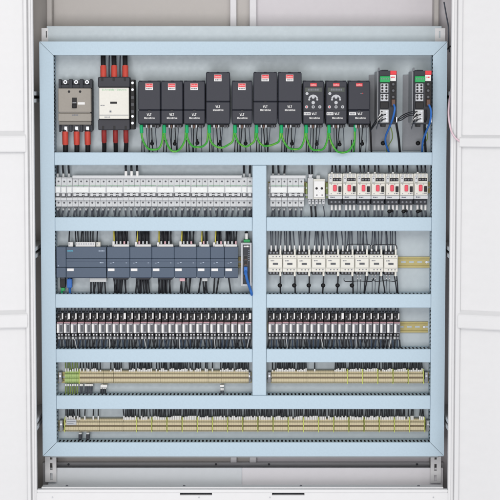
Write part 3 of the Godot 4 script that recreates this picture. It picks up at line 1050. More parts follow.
# ---------------------------------------------------------------- miniature breakers
func breaker_proto(x: float, poles: int) -> Node3D:
	var z := 0.072
	var p := 5.66
	var g := thing("miniature_breaker", "", "breaker", "white miniature breakers", x + poles * p / 2, 191, z)
	for k in poles:
		var a := x + k * p + 0.12
		var b := x + (k + 1) * p - 0.12
		var s := sf()   # stepped side profile of one pole
		var y := func(v: float) -> float: return L(x, v, 0).y
		prism(s, PackedVector2Array([Vector2(y.call(177.2), 0.009), Vector2(y.call(177.2), 0.045), Vector2(y.call(178.6), 0.05), Vector2(y.call(186.3), 0.05), Vector2(y.call(186.6), 0.066), Vector2(y.call(193.0), 0.066), Vector2(y.call(193.4), 0.06), Vector2(y.call(197.4), 0.06), Vector2(y.call(197.6), 0.066), Vector2(y.call(200.2), 0.066), Vector2(y.call(200.6), 0.05), Vector2(y.call(206.6), 0.05), Vector2(y.call(207.6), 0.045), Vector2(y.call(207.6), 0.009)]), 0, L(a, 190, 0).x, L(b, 190, 0).x)
		part("pole", s, "white")
		disc("terminal_screw", "grey_dark", (a + b) / 2, 181.7, 0.95, 0.05, 0.0506, null, 10)
		disc("terminal_screw", "grey_dark", (a + b) / 2, 203.0, 1.0, 0.05, 0.0506, null, 10)
		box("toggle_slot", "grey_dark", a + 0.2, 193.6, b - 0.2, 197.3, 0.06, 0.0606, 0.0)
		box("toggle", "white", a + 1.2, 193.2, b - 1.2, 196.2, 0.0606, 0.076, 0.0012)
		box("wire_mouth", "grey_dark", a + 0.9, 207.2, b - 0.9, 208.6, 0.02, 0.044, 0.0)
	var w := poles * p
	box("label_window", "mcb_window", x + 0.8, 187.4, x + w - 0.8, 192.5, 0.066, 0.0668, 0.0003)
	box("print_strip", "print_green", x + 0.9, 185.6, x + w - 0.9, 185.9, 0.05, 0.0503, 0.0)
	for k in poles:
		box("marker", "label", x + k * p + 1.4, 188.5, x + (k + 1) * p - 1.4, 190.0, 0.0668, 0.0672, 0.0)
	if poles == 3:
		box("toggle_tie", "off", x + 1.5, 194.0, x + w - 1.5, 195.2, 0.07, 0.0745, 0.0004)
	g.set_meta("category", "breaker")
	return g


func breaker_leads(x: float, poles: int, top: bool) -> void:
	var p := 5.66
	for k in poles:
		var xc := x + (k + 0.5) * p
		lead(xc - 0.2, 207.5, 0.036, 217.2, 0.04, 0.9, "wire_grey", "off", 2.8, 2.0)
		if rng.randf() < 0.5:
			lead(xc + 1.2, 208.0, 0.03, 217.2, 0.03, 0.7, "wire_grey", "off", 1.0, 1.6)
		if top:
			lead(xc - 0.2, 178.0, 0.036, 165.3, 0.04, 1.0, "wire", "off", 4.4, 0.6)


func row_breakers() -> void:
	var one := breaker_proto(55.0, 1)
	one.set_meta("label", "single-pole white breaker at the very left end of its long row")
	var three := breaker_proto(72.0, 3)
	three.set_meta("label", "first three-pole white breaker from the left in the long row")
	cur = one
	breaker_leads_of(one, 55.0, 1, true)
	for i in 2:
		var x := 55.0 + 5.66 * (i + 1)
		var b := clean(one, "miniature_breaker", ["single-pole white breaker, second from the left end of its long row", "single-pole white breaker beside the leftmost three-pole breaker"][i], x + 2.83)
		breaker_leads_of(b, x, 1, true)
	breaker_leads_of(three, 72.0, 3, false)
	for i in range(1, 10):
		var x := 72.0 + 16.96 * i
		var b := clean(three, "miniature_breaker", "%s three-pole white breaker from the left in the long row" % ORD[i], x + 8.49)
		breaker_leads_of(b, x, 3, false)
		if i == 3:
			for k in 3:
				lead(x + 3.0 + 5.66 * k, 176.5, 0.058, 165.3, 0.04, 1.15, "wire", "label", 5.4, 0.4)
	for i in 2:
		var x := 241.4 + 5.66 * i
		var b := clean(one, "miniature_breaker", ["single-pole white breaker just right of the last three-pole one", "single-pole white breaker against the middle upright duct"][i], x + 2.83)
		breaker_leads_of(b, x, 1, true)
	# comb busbar over the three-pole breakers
	thing("comb_busbar", "white comb busbar along the top of the three-pole breakers", "busbar", "", 156, 177, 0.06)
	box("cover", "white", 72.4, 175.4, 241.2, 178.4, 0.046, 0.062, 0.0008)
	box("comb_edge", "grey_light", 72.8, 178.4, 240.8, 178.8, 0.051, 0.056, 0.0)
	box("end_cap", "off", 241.2, 175.2, 241.9, 178.6, 0.045, 0.063, 0.0004)
	for i in 2:
		var x := 270.3 + 17.1 * i
		var b := clean(three, "miniature_breaker", ["left of the two three-pole breakers beside the socket module", "right of the two three-pole breakers beside the socket module"][i], x + 8.49)
		breaker_leads_of(b, x, 3, i == 0)
	thing("comb_busbar", "short white comb busbar on top of the two breakers by the socket module", "busbar", "", 288, 177, 0.06)
	box("cover", "white", 270.2, 175.4, 305.4, 178.4, 0.046, 0.062, 0.0008)
	box("end_cap", "off", 305.4, 175.2, 306.1, 178.6, 0.045, 0.063, 0.0004)


func clean(proto: Node3D, called: String, label: String, ox: float, oy := 191.0, depth := 0.072) -> Node3D:
	var b := again(proto, called, label, ox, oy, depth)
	for ch in b.get_children():
		var nm := String(ch.name)
		if nm.begins_with("cable_") or nm.begins_with("wire") and not nm.begins_with("wire_m"):
			b.remove_child(ch)
			ch.free()
	return b


func breaker_leads_of(b: Node3D, x: float, poles: int, top: bool) -> void:
	cur = b
	zf = 0.072
	breaker_leads(x, poles, top)


func row_right_breakers() -> void:
	# socket module
	thing("socket_module", "white module with two round holes, between breakers and motor starters", "socket", "", 317, 190, 0.07)
	box("side_block", "off", 307.8, 178.2, 313.4, 199.4, 0.009, 0.058, 0.001)
	box("body", "cream", 313.5, 179.2, 325.2, 199.4, 0.009, 0.062, 0.001)
	box("face", "label", 313.9, 181.0, 324.8, 197.6, 0.062, 0.07, 0.0012)
	for x in [316.6, 321.8]:
		disc("socket_hole", "black", x, 188.4, 1.25, 0.07, 0.0705)
		disc("screw", "grey_dark", x + 0.3, 195.1, 0.7, 0.07, 0.0705)
	disc("earth_pin", "steel", 319.2, 191.4, 0.5, 0.07, 0.073)
	box("top_terminal", "off", 316.6, 175.6, 320.4, 179.4, 0.02, 0.05, 0.0008)
	box("top_terminal", "zinc", 308.6, 174.6, 312.4, 178.4, 0.02, 0.05, 0.0008)
	for k in 5:
		box("terminal", ["zinc", "off", "zinc", "off", "zinc"][k], 308.4 + k * 3.5, 199.6, 311.0 + k * 3.5, 204.6, 0.02, 0.052, 0.0006)
		disc("screw", "dark_steel", 309.7 + k * 3.5, 201.8, 0.8, 0.052, 0.0525)
	for a in [[311.0, 0.95, "wire"], [315.2, 0.95, "wire"], [323.4, 0.5, "wire_grey"]]:
		lead(a[0], 204.0, 0.035, 217.2, 0.04, a[1], a[2], "off", 2.0, 2.0)
	for x in [309.2, 312.2]:
		lead(x, 176.0, 0.035, 165.3, 0.04, 0.9, "wire", "off", 2.0, 0.5)
	for x in [306.4, 326.8, 269.2, 432.0]:
		if x > 400: continue
		thing("end_clamp", {306.4: "pale clamp on the rail left of the socket module", 326.8: "pale clamp on the rail right of the socket module", 269.2: "pale clamp on the rail left of the two three-pole breakers"}[x], "rail clamp", "rail clamps by the socket module", x, 195, 0.03)
		box("body", "pe" if x > 300 else "off", x - 0.8, 183, x + 0.9, 198, 0.009, 0.03, 0.0008)
		box("foot", "off", x - 1.1, 194, x + 1.2, 196.2, 0.009, 0.034, 0.0006)
		disc("screw", "steel", x, 188, 0.6, 0.03, 0.0312)
	# motor starters
	var z := 0.085
	var pitch := 14.28
	var proto := thing("motor_starter", "", "motor starter", "white motor starters with red and black buttons", 335.3, 188, z)
	var x := 328.4
	box("base", "grey_dark", x + 0.3, 175.5, x + 13.8, 205.4, 0.009, 0.05, 0.001)
	box("body", "cream", x + 0.1, 173.8, x + 14.1, 199.0, 0.03, 0.074, 0.0016)
	box("face", "cream", x + 0.5, 183.4, x + 13.7, 195.2, 0.074, 0.085, 0.0014)
	box("lower_lip", "white", x + 0.2, 195.4, x + 14.0, 199.2, 0.06, 0.08, 0.001)
	box("terminal_window", "black", x + 4.6, 178.1, x + 13.2, 181.4, 0.074, 0.0747, 0.0002)
	for k in 3:
		disc("terminal_screw", "dark_steel", x + 6.2 + k * 2.8, 179.7, 0.85, 0.0747, 0.0752)
		box("upper_terminal", "off", x + 2.0 + k * 3.9, 174.4, x + 4.4 + k * 3.9, 177.4, 0.074, 0.078, 0.0006)
	box("left_terminal", "white", x + 0.9, 176.5, x + 3.9, 182.6, 0.074, 0.081, 0.0008)
	disc("terminal_screw", "dark_steel", x + 2.4, 178.4, 0.7, 0.081, 0.0815)
	box("stop_button", "button", x + 4.7, 184.9, x + 8.2, 191.2, 0.085, 0.093, 0.0018)
	box("start_button", "black", x + 10.0, 186.2, x + 12.9, 191.9, 0.085, 0.0895, 0.001)
	for a in [[2.9, 184.2], [9.2, 184.2], [2.8, 193.6], [9.0, 193.4]]:
		disc("dial", "grey", x + a[0], a[1], 0.55, 0.085, 0.0855)
	scribble("print_grey", x + 2.0, 196.6, x + 6.4, 197.9, 0.08)
	scribble("print_grey", x + 10.2, 192.7, x + 12.6, 193.9, 0.085)
	box("lower_terminals", "anthracite", x + 0.6, 199.4, x + 13.6, 205.0, 0.03, 0.062, 0.0008)
	for k in 3:
		disc("terminal_screw", "dark_steel", x + 3.4 + k * 4.0, 202.4, 1.0, 0.062, 0.0625)
	for i in 7:
		var s := proto
		var xx := x + pitch * i
		var lab: String = "%s white motor starter with red button from the socket module" % ORD[i]
		if i == 0:
			lab = "white motor starter with red button right beside the socket module"
		elif i == 6:
			lab = "white motor starter with red button nearest the right upright duct"
		if i > 0:
			s = clean(proto, "motor_starter", lab, 335.3 + pitch * i, 188, z)
		else:
			s.set_meta("label", lab)
		cur = s
		zf = z
		for k in 3:
			lead(xx + 3.4 + k * 4.0, 204.6, 0.045, 217.2, 0.04, 0.95, "wire_grey", "label", 5.6, 1.6)
			if [true, true, i % 2 == 0][k]:
				lead(xx + 3.6 + k * 3.9, 175.0, 0.06, 165.3, 0.04, 0.8, "wire", "label" if k == i % 3 else "wire_grey", 3.0, 0.6)
		if i >= 4:
			var m3 := sf()
			ball(m3, W(xx + 3.9, 211.4, ZP + 0.055) - s.position, 2.3 * S, 0.8)
			ball(m3, W(xx + 6.4, 210.8, ZP + 0.053) - s.position, 1.5 * S, 0.9)
			part("cable_knot", m3, "black")


# ---------------------------------------------------------------- controller row
func row_controller() -> void:
	var z := 0.082
	thing("communication_module", "narrow blue-grey module at the left end of the controller row", "control module", "", 61, 262, z)
	box("body", "plc", 56.4, 247.2, 66.0, 277.6, 0.009, 0.074, 0.0012)
	box("front_door", "plc", 56.4, 247.0, 65.9, 267.2, 0.074, 0.082, 0.001)
	box("lower_door", "plc", 56.4, 267.6, 65.9, 277.6, 0.074, 0.0818, 0.001)
	box("print", "print_light", 57.8, 265.4, 59.0, 266.2, 0.082, 0.0823, 0.0)
	box("plug", "black", 59.2, 278.2, 64.6, 288.5, 0.03, 0.055, 0.0012)
	box("plug_foot", "green", 60.0, 288.6, 63.8, 292.0, 0.032, 0.053, 0.001)
	box("plug_socket", "grey_dark", 60.0, 277.6, 64.0, 279.4, 0.03, 0.06, 0.0006)
	cable("green_lead", "short green lead leaving the black plug of the narrow module", "green_sleeve", [[61.8, 290.5, 0.042], [61.9, 294, 0.042], [62.2, 299, 0.04]], 1.2)
	cable("network_plug", "short blue network cable under the left end of the large controller", "blue_wire", [[69.6, 276, 0.05], [69.6, 282, 0.055], [69.8, 290, 0.048], [70.6, 299, 0.04]], 1.3)
	box("plug", "blue_wire", 67.2, 278.6, 72.2, 287.5, 0.035 - zf, 0.062 - zf, 0.0012)
	# controller: wide unit
	thing("controller", "wide blue-grey programmable controller with a long white plug on top", "controller", "", 86, 262, z)
	controller_face(66.3, 106.3)
	words("SIEMENS", "teal", 67.4, 250.2, 73.0, 251.6, 0.082, true)
	scribble("print_light", 98.6, 250.3, 104.6, 251.4, 0.082)
	scribble("print_light", 99.8, 262.2, 103.4, 263.2, 0.082)
	for a in [[67.8, 72.4], [75.0, 94.8], [95.8, 100.0]]:
		box("top_plug", "label" if a[0] < 90 else "cream", a[0], 242.6, a[1], 247.3, 0.03, 0.066, 0.001)
		var n := int((a[1] - a[0]) / 2.4)
		for k in n:
			box("plug_pole", "grey_light", a[0] + 0.5 + k * 2.4, 243.2, a[0] + 1.9 + k * 2.4, 245.2, 0.066, 0.0666, 0.0)
			lead(a[0] + 1.2 + k * 2.4, 243.0, 0.05, 231.2, 0.04, 0.65, "yellow_wire" if k == 1 and a[0] < 70 else "wire", "black", 0.0, 1.2)
	box("bottom_plug", "off", 89.0, 278.6, 106.0, 282.6, 0.03, 0.062, 0.001)
	for k in 7:
		lead(91.0 + k * 2.3, 282.2, 0.045, 294.0, 0.04, 0.75, "wire", "black", 0.0, 2.2)
	var bounds := [106.9, 129.8, 151.8, 174.2, 196.8, 210.4, 224.4, 238.4]
	for i in 7:
		var x0: float = bounds[i] + 0.15
		var x1: float = bounds[i + 1] - 0.15
		var wide := i < 4
		var lab: String = (["first", "second", "third", "fourth"][i] + " wide blue-grey module right of the long controller") if wide else (["first", "middle", "last"][i - 4] + " of the three narrow blue-grey modules before the network switch")
		thing("input_module", lab, "control module", "blue-grey expansion modules", (x0 + x1) / 2, 262, z)
		controller_face(x0, x1)
		for k in 2:
			box("print", "print_light", x0 + 3.0 + k * 2.6, 262.8 - k * 0.5, x0 + 4.6 + k * 2.6, 263.3 - k * 0.5, 0.082, 0.0823, 0.0)
		if wide:
			box("print", "print_light", x1 - 4.0, 262.6, x1 - 2.6, 263.2, 0.082, 0.0823, 0.0)
		var p0 := x0 + (x1 - x0) * 0.28
		var p1 := x1 - 1.0
		if i == 6:
			p0 = x0 + 0.8
		box("top_plug", "label", p0, 244.8, p1, 247.6, 0.03, 0.068, 0.0008)
		box("plug_lever", "label", p0 - 1.5, 241.8 + (i % 3) * 0.5, p0 + 0.8, 247.2, 0.035, 0.062, 0.0008)
		var n := int((p1 - p0) / 1.9)
		for k in n:
			var xx := p0 + 0.9 + k * 1.9
			if k % 2 == 1:
				box("plug_pole", ["off", "grey_light", "pinkish"][(k + i) % 3], xx - 0.8, 241.8, xx + 0.8, 245.2, 0.035, 0.06, 0.0005)
			lead(xx, 243.2, 0.048, 231.2, 0.04, 0.7, "yellow_wire" if k == 0 and i != 6 else "wire", "black", 0.0, 1.4)
			if k % 2 == 0:
				lead(xx + 0.6, 244.0, 0.036, 231.2, 0.034, 0.7, "wire", "black", 0.0, 1.0)
		var nb: int = [5, 5, 5, 3, 4, 2, 1][i]
		for k in nb:
			lead(x0 + (x1 - x0) * (0.3 + 0.6 * k / maxf(nb, 1)), 278.0, 0.05, 294.0, 0.04, 0.8, "wire", "black", 0.0, 3.2)
			if wide:
				lead(x0 + (x1 - x0) * (0.34 + 0.6 * k / maxf(nb, 1)), 277.0, 0.04, 294.0, 0.035, 0.7, "wire", "black", 0.0, 2.4)
		if i == 3 or i == 4:
			box("bottom_plug", "pinkish" if i == 3 else "off", x0 + 5.0, 278.4, x0 + 10.5, 281.8, 0.04, 0.066, 0.001)
		elif i < 3:
			box("bottom_plug", "anthracite", x0 + 5.4, 277.6, x1 - 2.0, 280.4, 0.03, 0.06, 0.001)
	# network switch
	thing("network_switch", "silver-framed network switch with two ports and blue cable, by the middle duct", "network switch", "", 246.5, 264, 0.1)
	box("case", "zinc", 241.0, 243.0, 251.6, 286.0, 0.009, 0.094, 0.001)
	for a in [[241.0, 242.8], [249.9, 251.6]]:
		box("frame_side", "grey_light", a[0], 243.0, a[1], 286.0, 0.094, 0.1, 0.0008)
	for a in [[243.0, 244.6], [284.2, 286.0]]:
		box("frame_end", "grey_light", 242.8, a[0], 249.9, a[1], 0.094, 0.1, 0.0008)
	box("face", "anthracite", 242.9, 244.7, 249.8, 284.1, 0.094, 0.097, 0.0004)
	scribble("label", 243.7, 245.6, 249.2, 247.2, 0.097)
	for y in [255.8, 261.2, 266.8, 273.8]:
		box("port_frame", "grey_dark", 243.4, y - 0.4, 247.9, y + 4.6, 0.097, 0.0985, 0.0003)
		box("port", "black", 243.9, y, 247.4, y + 4.0, 0.0985, 0.099, 0.0)
		box("port_contact", "brown", 244.6, y + 3.0, 246.8, y + 3.9, 0.099, 0.0993, 0.0)
	for k in 6:
		disc("status_light", "print_light", 248.9, 250.5 + k * 2.0, 0.35, 0.097, 0.0974)
	box("top_connector", "green", 243.6, 240.4, 250.0, 243.2, 0.03, 0.07, 0.0008)
	box("top_plug", "label", 245.2, 234.2, 247.8, 240.4, 0.04, 0.06, 0.0008)
	for k in 2:
		lead(245.8 + k * 1.4, 235.0, 0.05, 231.2, 0.04, 0.55, "wire", "black", 0.0, 0.6)
	var sc := sf()
	ball(sc, W(246.2, 232.6, ZP + 0.055) - cur.position, 1.7 * S, 0.8)
	part("cable_knot", sc, "black")
	cable("network_cable", "bright blue network cable curving from the switch into the duct", "blue_wire", [[245.6, 269, 0.105], [245.9, 274, 0.125], [247.4, 281, 0.12], [250.2, 289, 0.095], [251.6, 294, 0.088], [252.0, 300, 0.03]], 1.35)
	box("plug", "blue_wire", 243.9, 266.6, 247.4, 274.4, 0.0996 - zf, 0.118 - zf, 0.0012)


func controller_face(x0: float, x1: float) -> void:
	box("body", "plc", x0, 247.2, x1, 277.6, 0.009, 0.072, 0.0012)
	box("upper_door", "plc", x0, 247.0, x1, 258.6, 0.072, 0.082, 0.001)
	box("status_band", "plc", x0, 258.9, x1, 267.3, 0.072, 0.0815, 0.0006)
	box("band_seam", "plc_dark", x0 + 0.5, 261.2, x1 - 0.5, 261.5, 0.0815, 0.0818, 0.0)
	box("lower_door", "plc", x0, 267.7, x1, 277.4, 0.072, 0.082, 0.001)
	box("name_label", "label", x0 + 0.9, 268.5, x0 + 7.4, 271.0, 0.082, 0.0824, 0.0)
	box("lower_edge", "plc_dark", x0 + 0.4, 277.4, x1 - 0.4, 278.4, 0.02, 0.07, 0.0005)


# ---------------------------------------------------------------- contactors
func row_contactors() -> void:
	var z := 0.078
	var pitch := 14.44
	var x := 268.2
	var proto := thing("contactor", "", "contactor", "small white contactors in a row", x + 7.2, 263, z)
	box("base", "anthracite", x + 0.4, 251.2, x + 13.6, 275.4, 0.009, 0.05, 0.001)
	box("upper_terminals", "black", x + 0.6, 251.6, x + 11.0, 255.2, 0.05, 0.062, 0.0006)
	box("lower_terminals", "black", x + 0.6, 271.8, x + 11.0, 275.2, 0.05, 0.062, 0.0006)
	box("body", "cream", x + 0.1, 255.0, x + 14.3, 272.2, 0.04, 0.07, 0.0014)
	box("face", "cream", x + 0.5, 258.6, x + 13.9, 268.0, 0.07, 0.078, 0.0012)
	box("window", "grey_dark", x + 4.6, 262.8, x + 9.8, 264.8, 0.078, 0.0785, 0.0)
	scribble("print_grey", x + 2.4, 260.2, x + 6.0, 261.3, 0.078)
	for k in 3:
		disc("terminal_screw", "print_grey", x + 4.9 + k * 3.3, 256.8, 0.65, 0.07, 0.0706)
		disc("terminal_screw", "print_grey", x + 4.9 + k * 3.3, 269.9, 0.65, 0.07, 0.0706)
		disc("clamp_screw", "dark_steel", x + 2.4 + k * 3.3, 253.2, 1.0, 0.062, 0.0626)
		disc("clamp_screw", "dark_steel", x + 2.4 + k * 3.3, 273.4, 1.0, 0.062, 0.0626)
	box("side_tab", "cream", x + 11.4, 249.6, x + 13.2, 255.2, 0.05, 0.066, 0.0008)
	box("side_tab", "cream", x + 11.2, 271.8, x + 13.2, 276.6, 0.05, 0.066, 0.0008)
	for i in 9:
		var xx := x + pitch * i
		var c := proto
		var lab: String = "%s small white contactor from the middle duct" % ORD[i]
		if i == 0:
			lab = "small white contactor nearest the middle upright duct"
		elif i == 8:
			lab = "small white contactor beside the bare gold rail"
		if i > 0:
			c = clean(proto, "contactor", lab, xx + 7.2, 263, z)
		else:
			c.set_meta("label", lab)
		cur = c
		zf = z
		var tops := [2.4, 7.0, 11.8] if i % 3 else [3.0, 7.6, 12.4]
		for k in 3:
			lead(xx + tops[k], 251.4, 0.058, 231.2, 0.04, 0.62, "wire_grey", "label", 6.0, 1.5)
			if k < 2:
				lead(xx + tops[k] + 1.9, 252.0, 0.05, 231.2, 0.035, 0.5, "wire_grey", "off", 0.0, 1.5)
		if i < 6:
			lead(xx + 12.2, 276.0, 0.057, 294.0, 0.04, 0.75, "wire", "black", 0.0, 1.2)
			var s := sf()
			ball(s, W(xx + 11.6, 285.4, ZP + 0.055) - c.position, 2.35 * S, 0.95)
			part("cable_grommet", s, "black")
		else:
			for k in 2:
				lead(xx + 10.6 + k * 2.4, 276.0, 0.057, 294.0, 0.04, 0.62, "wire", "black", 0.0, 4.0)
			for k in 3:
				lead(xx + 2.8 + k * 3.2, 274.6, 0.055, 294.0, 0.02, 0.3, "wire_grey", "label", 4.6, 0.6) if k < 2 else null
	var j := [["upper", 346.5, 371.0, 244.6], ["upper", 372.0, 397.0, 245.0], ["lower", 344.0, 373.0, 281.4], ["lower", 373.5, 397.0, 281.2]]
	for k in 4:
		cable("jumper_wire", ["black jumper wire above the sixth to eighth small contactors", "black jumper wire above the last two small contactors", "black jumper wire below the sixth to eighth small contactors", "black jumper wire below the last two small contactors"][k], "wire", [[j[k][1], j[k][3] + (4.0 if k < 2 else -3.0), 0.06], [j[k][1] + 1.6, j[k][3], 0.066], [(j[k][1] + j[k][2]) / 2, j[k][3] - 0.4, 0.068], [j[k][2] - 1.6, j[k][3], 0.066], [j[k][2], j[k][3] + (4.0 if k < 2 else -3.0), 0.06]], 0.42, "jumper wires on the small contactors", "wire")


# ---------------------------------------------------------------- interface relays
func row_relays() -> void:
	var z := 0.08
	var pitch := 6.98
	var x := 56.2
	var proto := thing("interface_relay", "", "relay", "slim relays on dark sockets", x + 3.4, 328, z)
	box("socket", "grey_dark", x + 0.25, 313.6, x + 6.75, 341.2, 0.009, 0.045, 0.001)
	box("upper_terminals", "black", x + 0.4, 314.6, x + 6.6, 322.6, 0.045, 0.058, 0.0008)
	box("lower_terminals", "black", x + 0.4, 333.4, x + 6.6, 337.6, 0.045, 0.056, 0.0008)
	box("marker", "label", x + 5.1, 313.8, x + 6.4, 319.8, 0.058, 0.064, 0.0004)
	for k in 2:
		disc("terminal_screw", "grey", x + 1.8 + k * 2.0, 317.6 + k * 2.4, 0.75, 0.058, 0.0587, null, 8)
		disc("terminal_screw", "steel", x + 2.0 + k * 3.0, 335.8, 0.7, 0.056, 0.0567, null, 8)
		box("lower_clamp", "off" if k == 0 else "grey", x + 0.7 + k * 3.2, 337.6, x + 2.9 + k * 3.0, 340.4, 0.04, 0.053, 0.0006)
	box("relay_body", "relay", x + 0.5, 323.4, x + 6.7, 333.2, 0.045, 0.08, 0.001)
	box("relay_top", "pinkish", x + 0.6, 322.6, x + 6.6, 323.8, 0.045, 0.0785, 0.0005)
	box("retaining_clip", "label", x + 0.6, 324.2, x + 2.7, 332.8, 0.08, 0.0815, 0.0006)
	box("relay_window", "grey_dark", x + 3.5, 325.2, x + 6.0, 331.8, 0.08, 0.0804, 0.0)
	box("test_lever", "grey_light", x + 3.9, 324.2, x + 5.6, 325.0, 0.0804, 0.083, 0.0004)
	var sides := [[28, 56.2, "left relay row, counted from the left upright duct"], [19, 268.0, "right relay row, counted from the middle duct"]]
	for sd in sides:
		for i in sd[0]:
			var xx: float = sd[1] + pitch * i
			var c := proto
			var lab: String = "%s slim relay of the %s" % [ORD[i], sd[2]]
			if sd[0] == 19 and i == 18:
				lab = "slim relay beside the bare gold rail, last of the right row"
			if i == 0 and sd[0] == 28:
				c.set_meta("label", lab)
			else:
				c = clean(proto, "interface_relay", lab, xx + 3.4, 328, z)
				var mk: Node3D = c.get_node("marker")
				mk.position += Vector3(rng.randf_range(-0.0015, 0.0), rng.randf_range(-0.002, 0.001), 0)
				if rng.randf() < 0.12:
					mk.scale.x = 1.7
					mk.position.x -= 0.0066
			cur = c
			zf = z
			for k in 2:
				lead(xx + 1.8 + k * 2.6, 314.6, 0.045, 308.0, 0.036, 0.7, "wire_grey", "black", 0.0, 0.9)
			for k in 3:
				lead(xx + 1.4 + k * 2.2, 339.6, 0.045, 349.0, 0.04, 0.74, ["wire", "wire_navy", "wire"][(k + i) % 3], "black", 0.0, 2.4)
			if i % 5 == 2:
				lead(xx + 4.4, 338.8, 0.055, 349.0, 0.042, 0.5, "off", "off", 0.0, 3.0)


# ---------------------------------------------------------------- terminal rows
func strip(label: String, x0: float, n: int, yc: float, style: String, pitch: float, tops: float, group: String, bottoms := 0.0) -> float:
	var depth := 0.05
	var x1 := x0 + n * pitch
	var t := thing("terminal_strip", label, "terminal strip", group, (x0 + x1) / 2, yc, depth)
	var q := unit(yc, ZP + depth)
	var key := "term_%s_%.2f" % [style, pitch]
	if not shapes.has(key):
		var s := sf()
		var pr := PackedVector2Array([Vector2(6.4, 0.009), Vector2(6.4, 0.034), Vector2(5.2, 0.0375), Vector2(4.2, 0.039), Vector2(3.4, 0.05), Vector2(1.0, 0.05), Vector2(0.7, 0.0425), Vector2(-0.7, 0.0425), Vector2(-1.0, 0.05), Vector2(-4.0, 0.05), Vector2(-4.9, 0.040), Vector2(-6.4, 0.036), Vector2(-6.4, 0.009)])
		for k in pr.size():
			pr[k].x *= q
		prism(s, pr, 0, -pitch * q * 0.475, pitch * q * 0.475)
		shapes[key] = s.commit()
	for k in n:
		var b := mesh_part("terminal_block", shapes[key], style)
		var p := W(x0 + (k + 0.5) * pitch, yc, ZP + depth) - t.position
		b.position = Vector3(p.x, p.y, 0)
		if rng.randf() < tops:
			lead(x0 + (k + 0.5) * pitch, yc - 6.2, 0.036, yc - (15.0 if yc < 400 else 16.5), 0.04, 0.6, "wire" if style == "terminal" else "pe_wire", "label", [1.8, 2.6, 3.2][rng.randi() % 3] + (0.0 if yc < 400 else 0.8), 0.8)
		if rng.randf() < bottoms:
			lead(x0 + (k + 0.5) * pitch, yc + 6.2, 0.034, yc + (18.0 if yc < 400 else 16.5), 0.04, 0.7, "wire_grey" if style == "terminal" else "pe_wire", "label", 2.2, 0.5)
	if style == "terminal":
		box("bridge_channel", "terminal_dark", x0 + 0.2, yc - 0.65, x1 - 0.2, yc + 0.65, 0.0426, 0.0437, 0.0)
	return x1


func divider(x: float, yc: float, label: String, group: String) -> void:
	thing("divider_plate", label, "divider", group, x, yc, 0.055)
	box("plate", "divider", x - 0.3, yc - 6.8, x + 0.3, yc + 6.6, 0.012, 0.0525, 0.0003)
	box("marker_tip", "divider", x - 0.4, yc - 8.0, x + 0.4, yc - 6.8, 0.02, 0.046, 0.0003)


func end_clamp(x: float, yc: float, label: String) -> void:
	thing("end_clamp", label, "rail clamp", "grey clamps at the ends of the terminal rows", x, yc, 0.04)
	box("body", "grey", x - 1.6, yc - 5.4, x + 1.6, yc + 5.4, 0.009, 0.036, 0.001)
	box("foot", "zinc", x - 2.1, yc + 2.0, x + 2.1, yc + 4.6, 0.009, 0.03, 0.0008)
	disc("screw", "steel", x, yc - 1.5, 1.1, 0.036, 0.038)
	box("label_slot", "grey_light", x - 1.0, yc - 4.6, x + 1.0, yc - 3.0, 0.036, 0.0365, 0.0)


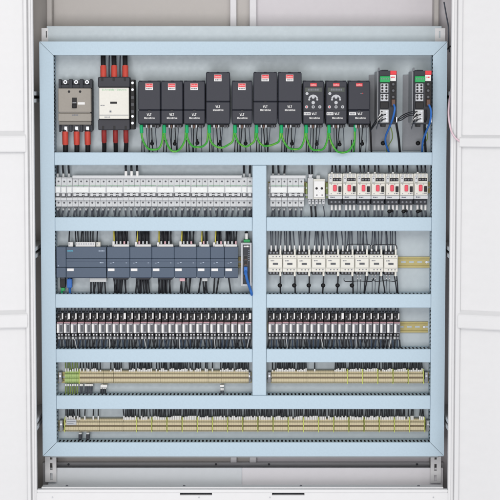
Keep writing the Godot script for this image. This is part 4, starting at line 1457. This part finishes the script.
func row_terminals() -> void:
	var y5 := 377.7
	var y6 := 426.0
	# left, fifth row
	var g := "beige terminals on the left terminal rail"
	strip("green-yellow earth terminals at the left end of the left terminal row", 64.6, 6, y5, "pe", 2.35, 0.85, "", 0.7)
	divider(79.0, y5, "yellow divider plate right of the green-yellow earth terminals", "yellow divider plates")
	var x := strip("beige terminals right beside the green-yellow earth terminals", 79.5, 14, y5, "terminal", 1.68, 0.45, g, 0.4)
	x = strip("short beige terminal run with a white plug hanging below", x + 0.25, 6, y5, "terminal", 1.68, 0.2, g, 0.0)
	for k in 3:
		lead(101.2 + k * 2.0, y5 + 8.4, 0.036, y5 + 18, 0.04, 0.8, "wire", "label", 2.8, 0.8)
	box("white_plug", "label", 100.4, y5 + 7.4, 107.0, y5 + 10.0, 0.03, 0.046, 0.0006)
	x = strip("long beige terminal run left of the middle of the left row", x + 0.25, 28, y5, "terminal", 1.68, 0.86, g)
	x = strip("long beige terminal run right of the middle of the left row", x + 0.25, 28, y5, "terminal", 1.68, 0.86, g)
	x = strip("short beige terminal run with almost no wires above it", x + 0.25, 8, y5, "terminal", 1.68, 0.1, g)
	x = strip("beige terminals at the right end of the left terminal row", x + 0.25, 16, y5, "terminal", 1.68, 0.9, g)
	lead(221.2, y5 + 10.0, 0.036, y5 + 18, 0.04, 0.7, "wire_grey", "label", 2.6, 1.0)
	lead(223.0, y5 + 10.0, 0.036, y5 + 18, 0.04, 0.7, "wire_grey", "label", 2.6, 1.0)
	box("white_plug", "label", 220.0, y5 + 7.6, 224.0, y5 + 9.8, 0.03, 0.044, 0.0006)
	end_clamp(60.0, y5, "grey clamp at the left end of the left terminal row")
	end_clamp(249.0, y5, "grey clamp at the right end of the left terminal row")
	# right, fifth row
	g = "beige terminals on the right terminal rail"
	end_clamp(269.4, y5, "grey clamp at the left end of the right terminal row")
	x = strip("wired beige terminals at the left end of the right terminal row", 271.6, 21, y5, "terminal", 1.68, 0.85, g)
	x = strip("bare beige terminals without wires in the right terminal row", x + 0.25, 16, y5, "terminal", 1.68, 0.1, g)
	x = strip("wired beige terminals just left of the yellow dividers, right row", x + 0.25, 8, y5, "terminal", 1.68, 0.9, g)
	var d5 := [347.6, 362.7, 377.9, 393.1, 408.3, 423.5]
	for i in 6:
		divider(d5[i], y5, "%s yellow divider plate from the left in the right terminal row" % ORD[i], "yellow divider plates")
		if i < 5:
			strip("beige terminals between the %s and %s yellow dividers of the right row" % [ORD[i], ORD[i + 1]], d5[i] + 0.6, 8, y5, "terminal", 1.75, 0.92, g)
	end_clamp(426.5, y5, "grey clamp at the right end of the right terminal row")
	# bottom row
	g = "beige terminals on the bottom terminal rail"
	divider(64.6, y6, "yellow divider plate at the left end of the bottom terminal row", "yellow divider plates")
	x = strip("beige terminals under a grey marker card, left end of the bottom row", 65.2, 8, y6, "terminal", 1.68, 0.6, g)
	box("marker_card", "grey_light", 66.4, y6 - 6.6, 76.4, y6 - 1.2, 0.0505, 0.053, 0.0005)
	box("card_stripe", "print_grey", 67.2, y6 - 5.0, 75.6, y6 - 4.4, 0.053, 0.0533, 0.0)
	box("card_stripe", "print_grey", 67.2, y6 - 3.2, 73.6, y6 - 2.6, 0.053, 0.0533, 0.0)
	x = strip("sparsely wired beige terminals with two dark plugs hanging below, bottom row", x + 0.3, 12, y6, "terminal", 1.68, 0.3, g)
	for xx in [80.0, 87.6]:
		box("hanging_plug", "anthracite", xx - 1.7, y6 + 8.6, xx + 1.7, y6 + 13.6, 0.028, 0.046, 0.001)
		box("plug_tip", "off", xx - 1.5, y6 + 7.0, xx + 1.5, y6 + 8.6, 0.03, 0.045, 0.0006)
		lead(xx, y6 + 13.0, 0.036, y6 + 16.5, 0.04, 1.0, "wire", "black", 0.0, 0.3)
	x = strip("bare beige terminals without wires in the bottom row", x + 0.25, 14, y6, "terminal", 1.68, 0.0, g)
	strip("wired beige terminals left of the first full divider, bottom row", x + 0.25, 8, y6, "terminal", 1.65, 0.95, g)
	var n := 19
	for i in n:
		var xd := 136.6 + 15.17 * i
		divider(xd, y6, "%s yellow divider plate after the bare terminals, bottom row" % ORD[i], "yellow divider plates")
		var lab := "beige terminals between the %s and %s yellow dividers of the bottom row" % [ORD[i], ORD[i + 1]]
		if i == n - 1:
			lab = "beige terminals at the right end of the bottom row"
		strip(lab, xd + 0.6, 8, y6, "terminal", 1.74, 0.95, g)
	divider(425.0, y6, "yellow divider plate at the right end of the bottom terminal row", "yellow divider plates")
	end_clamp(61.0, y6, "grey clamp at the left end of the bottom terminal row")
	end_clamp(428.0, y6, "grey clamp at the right end of the bottom terminal row")
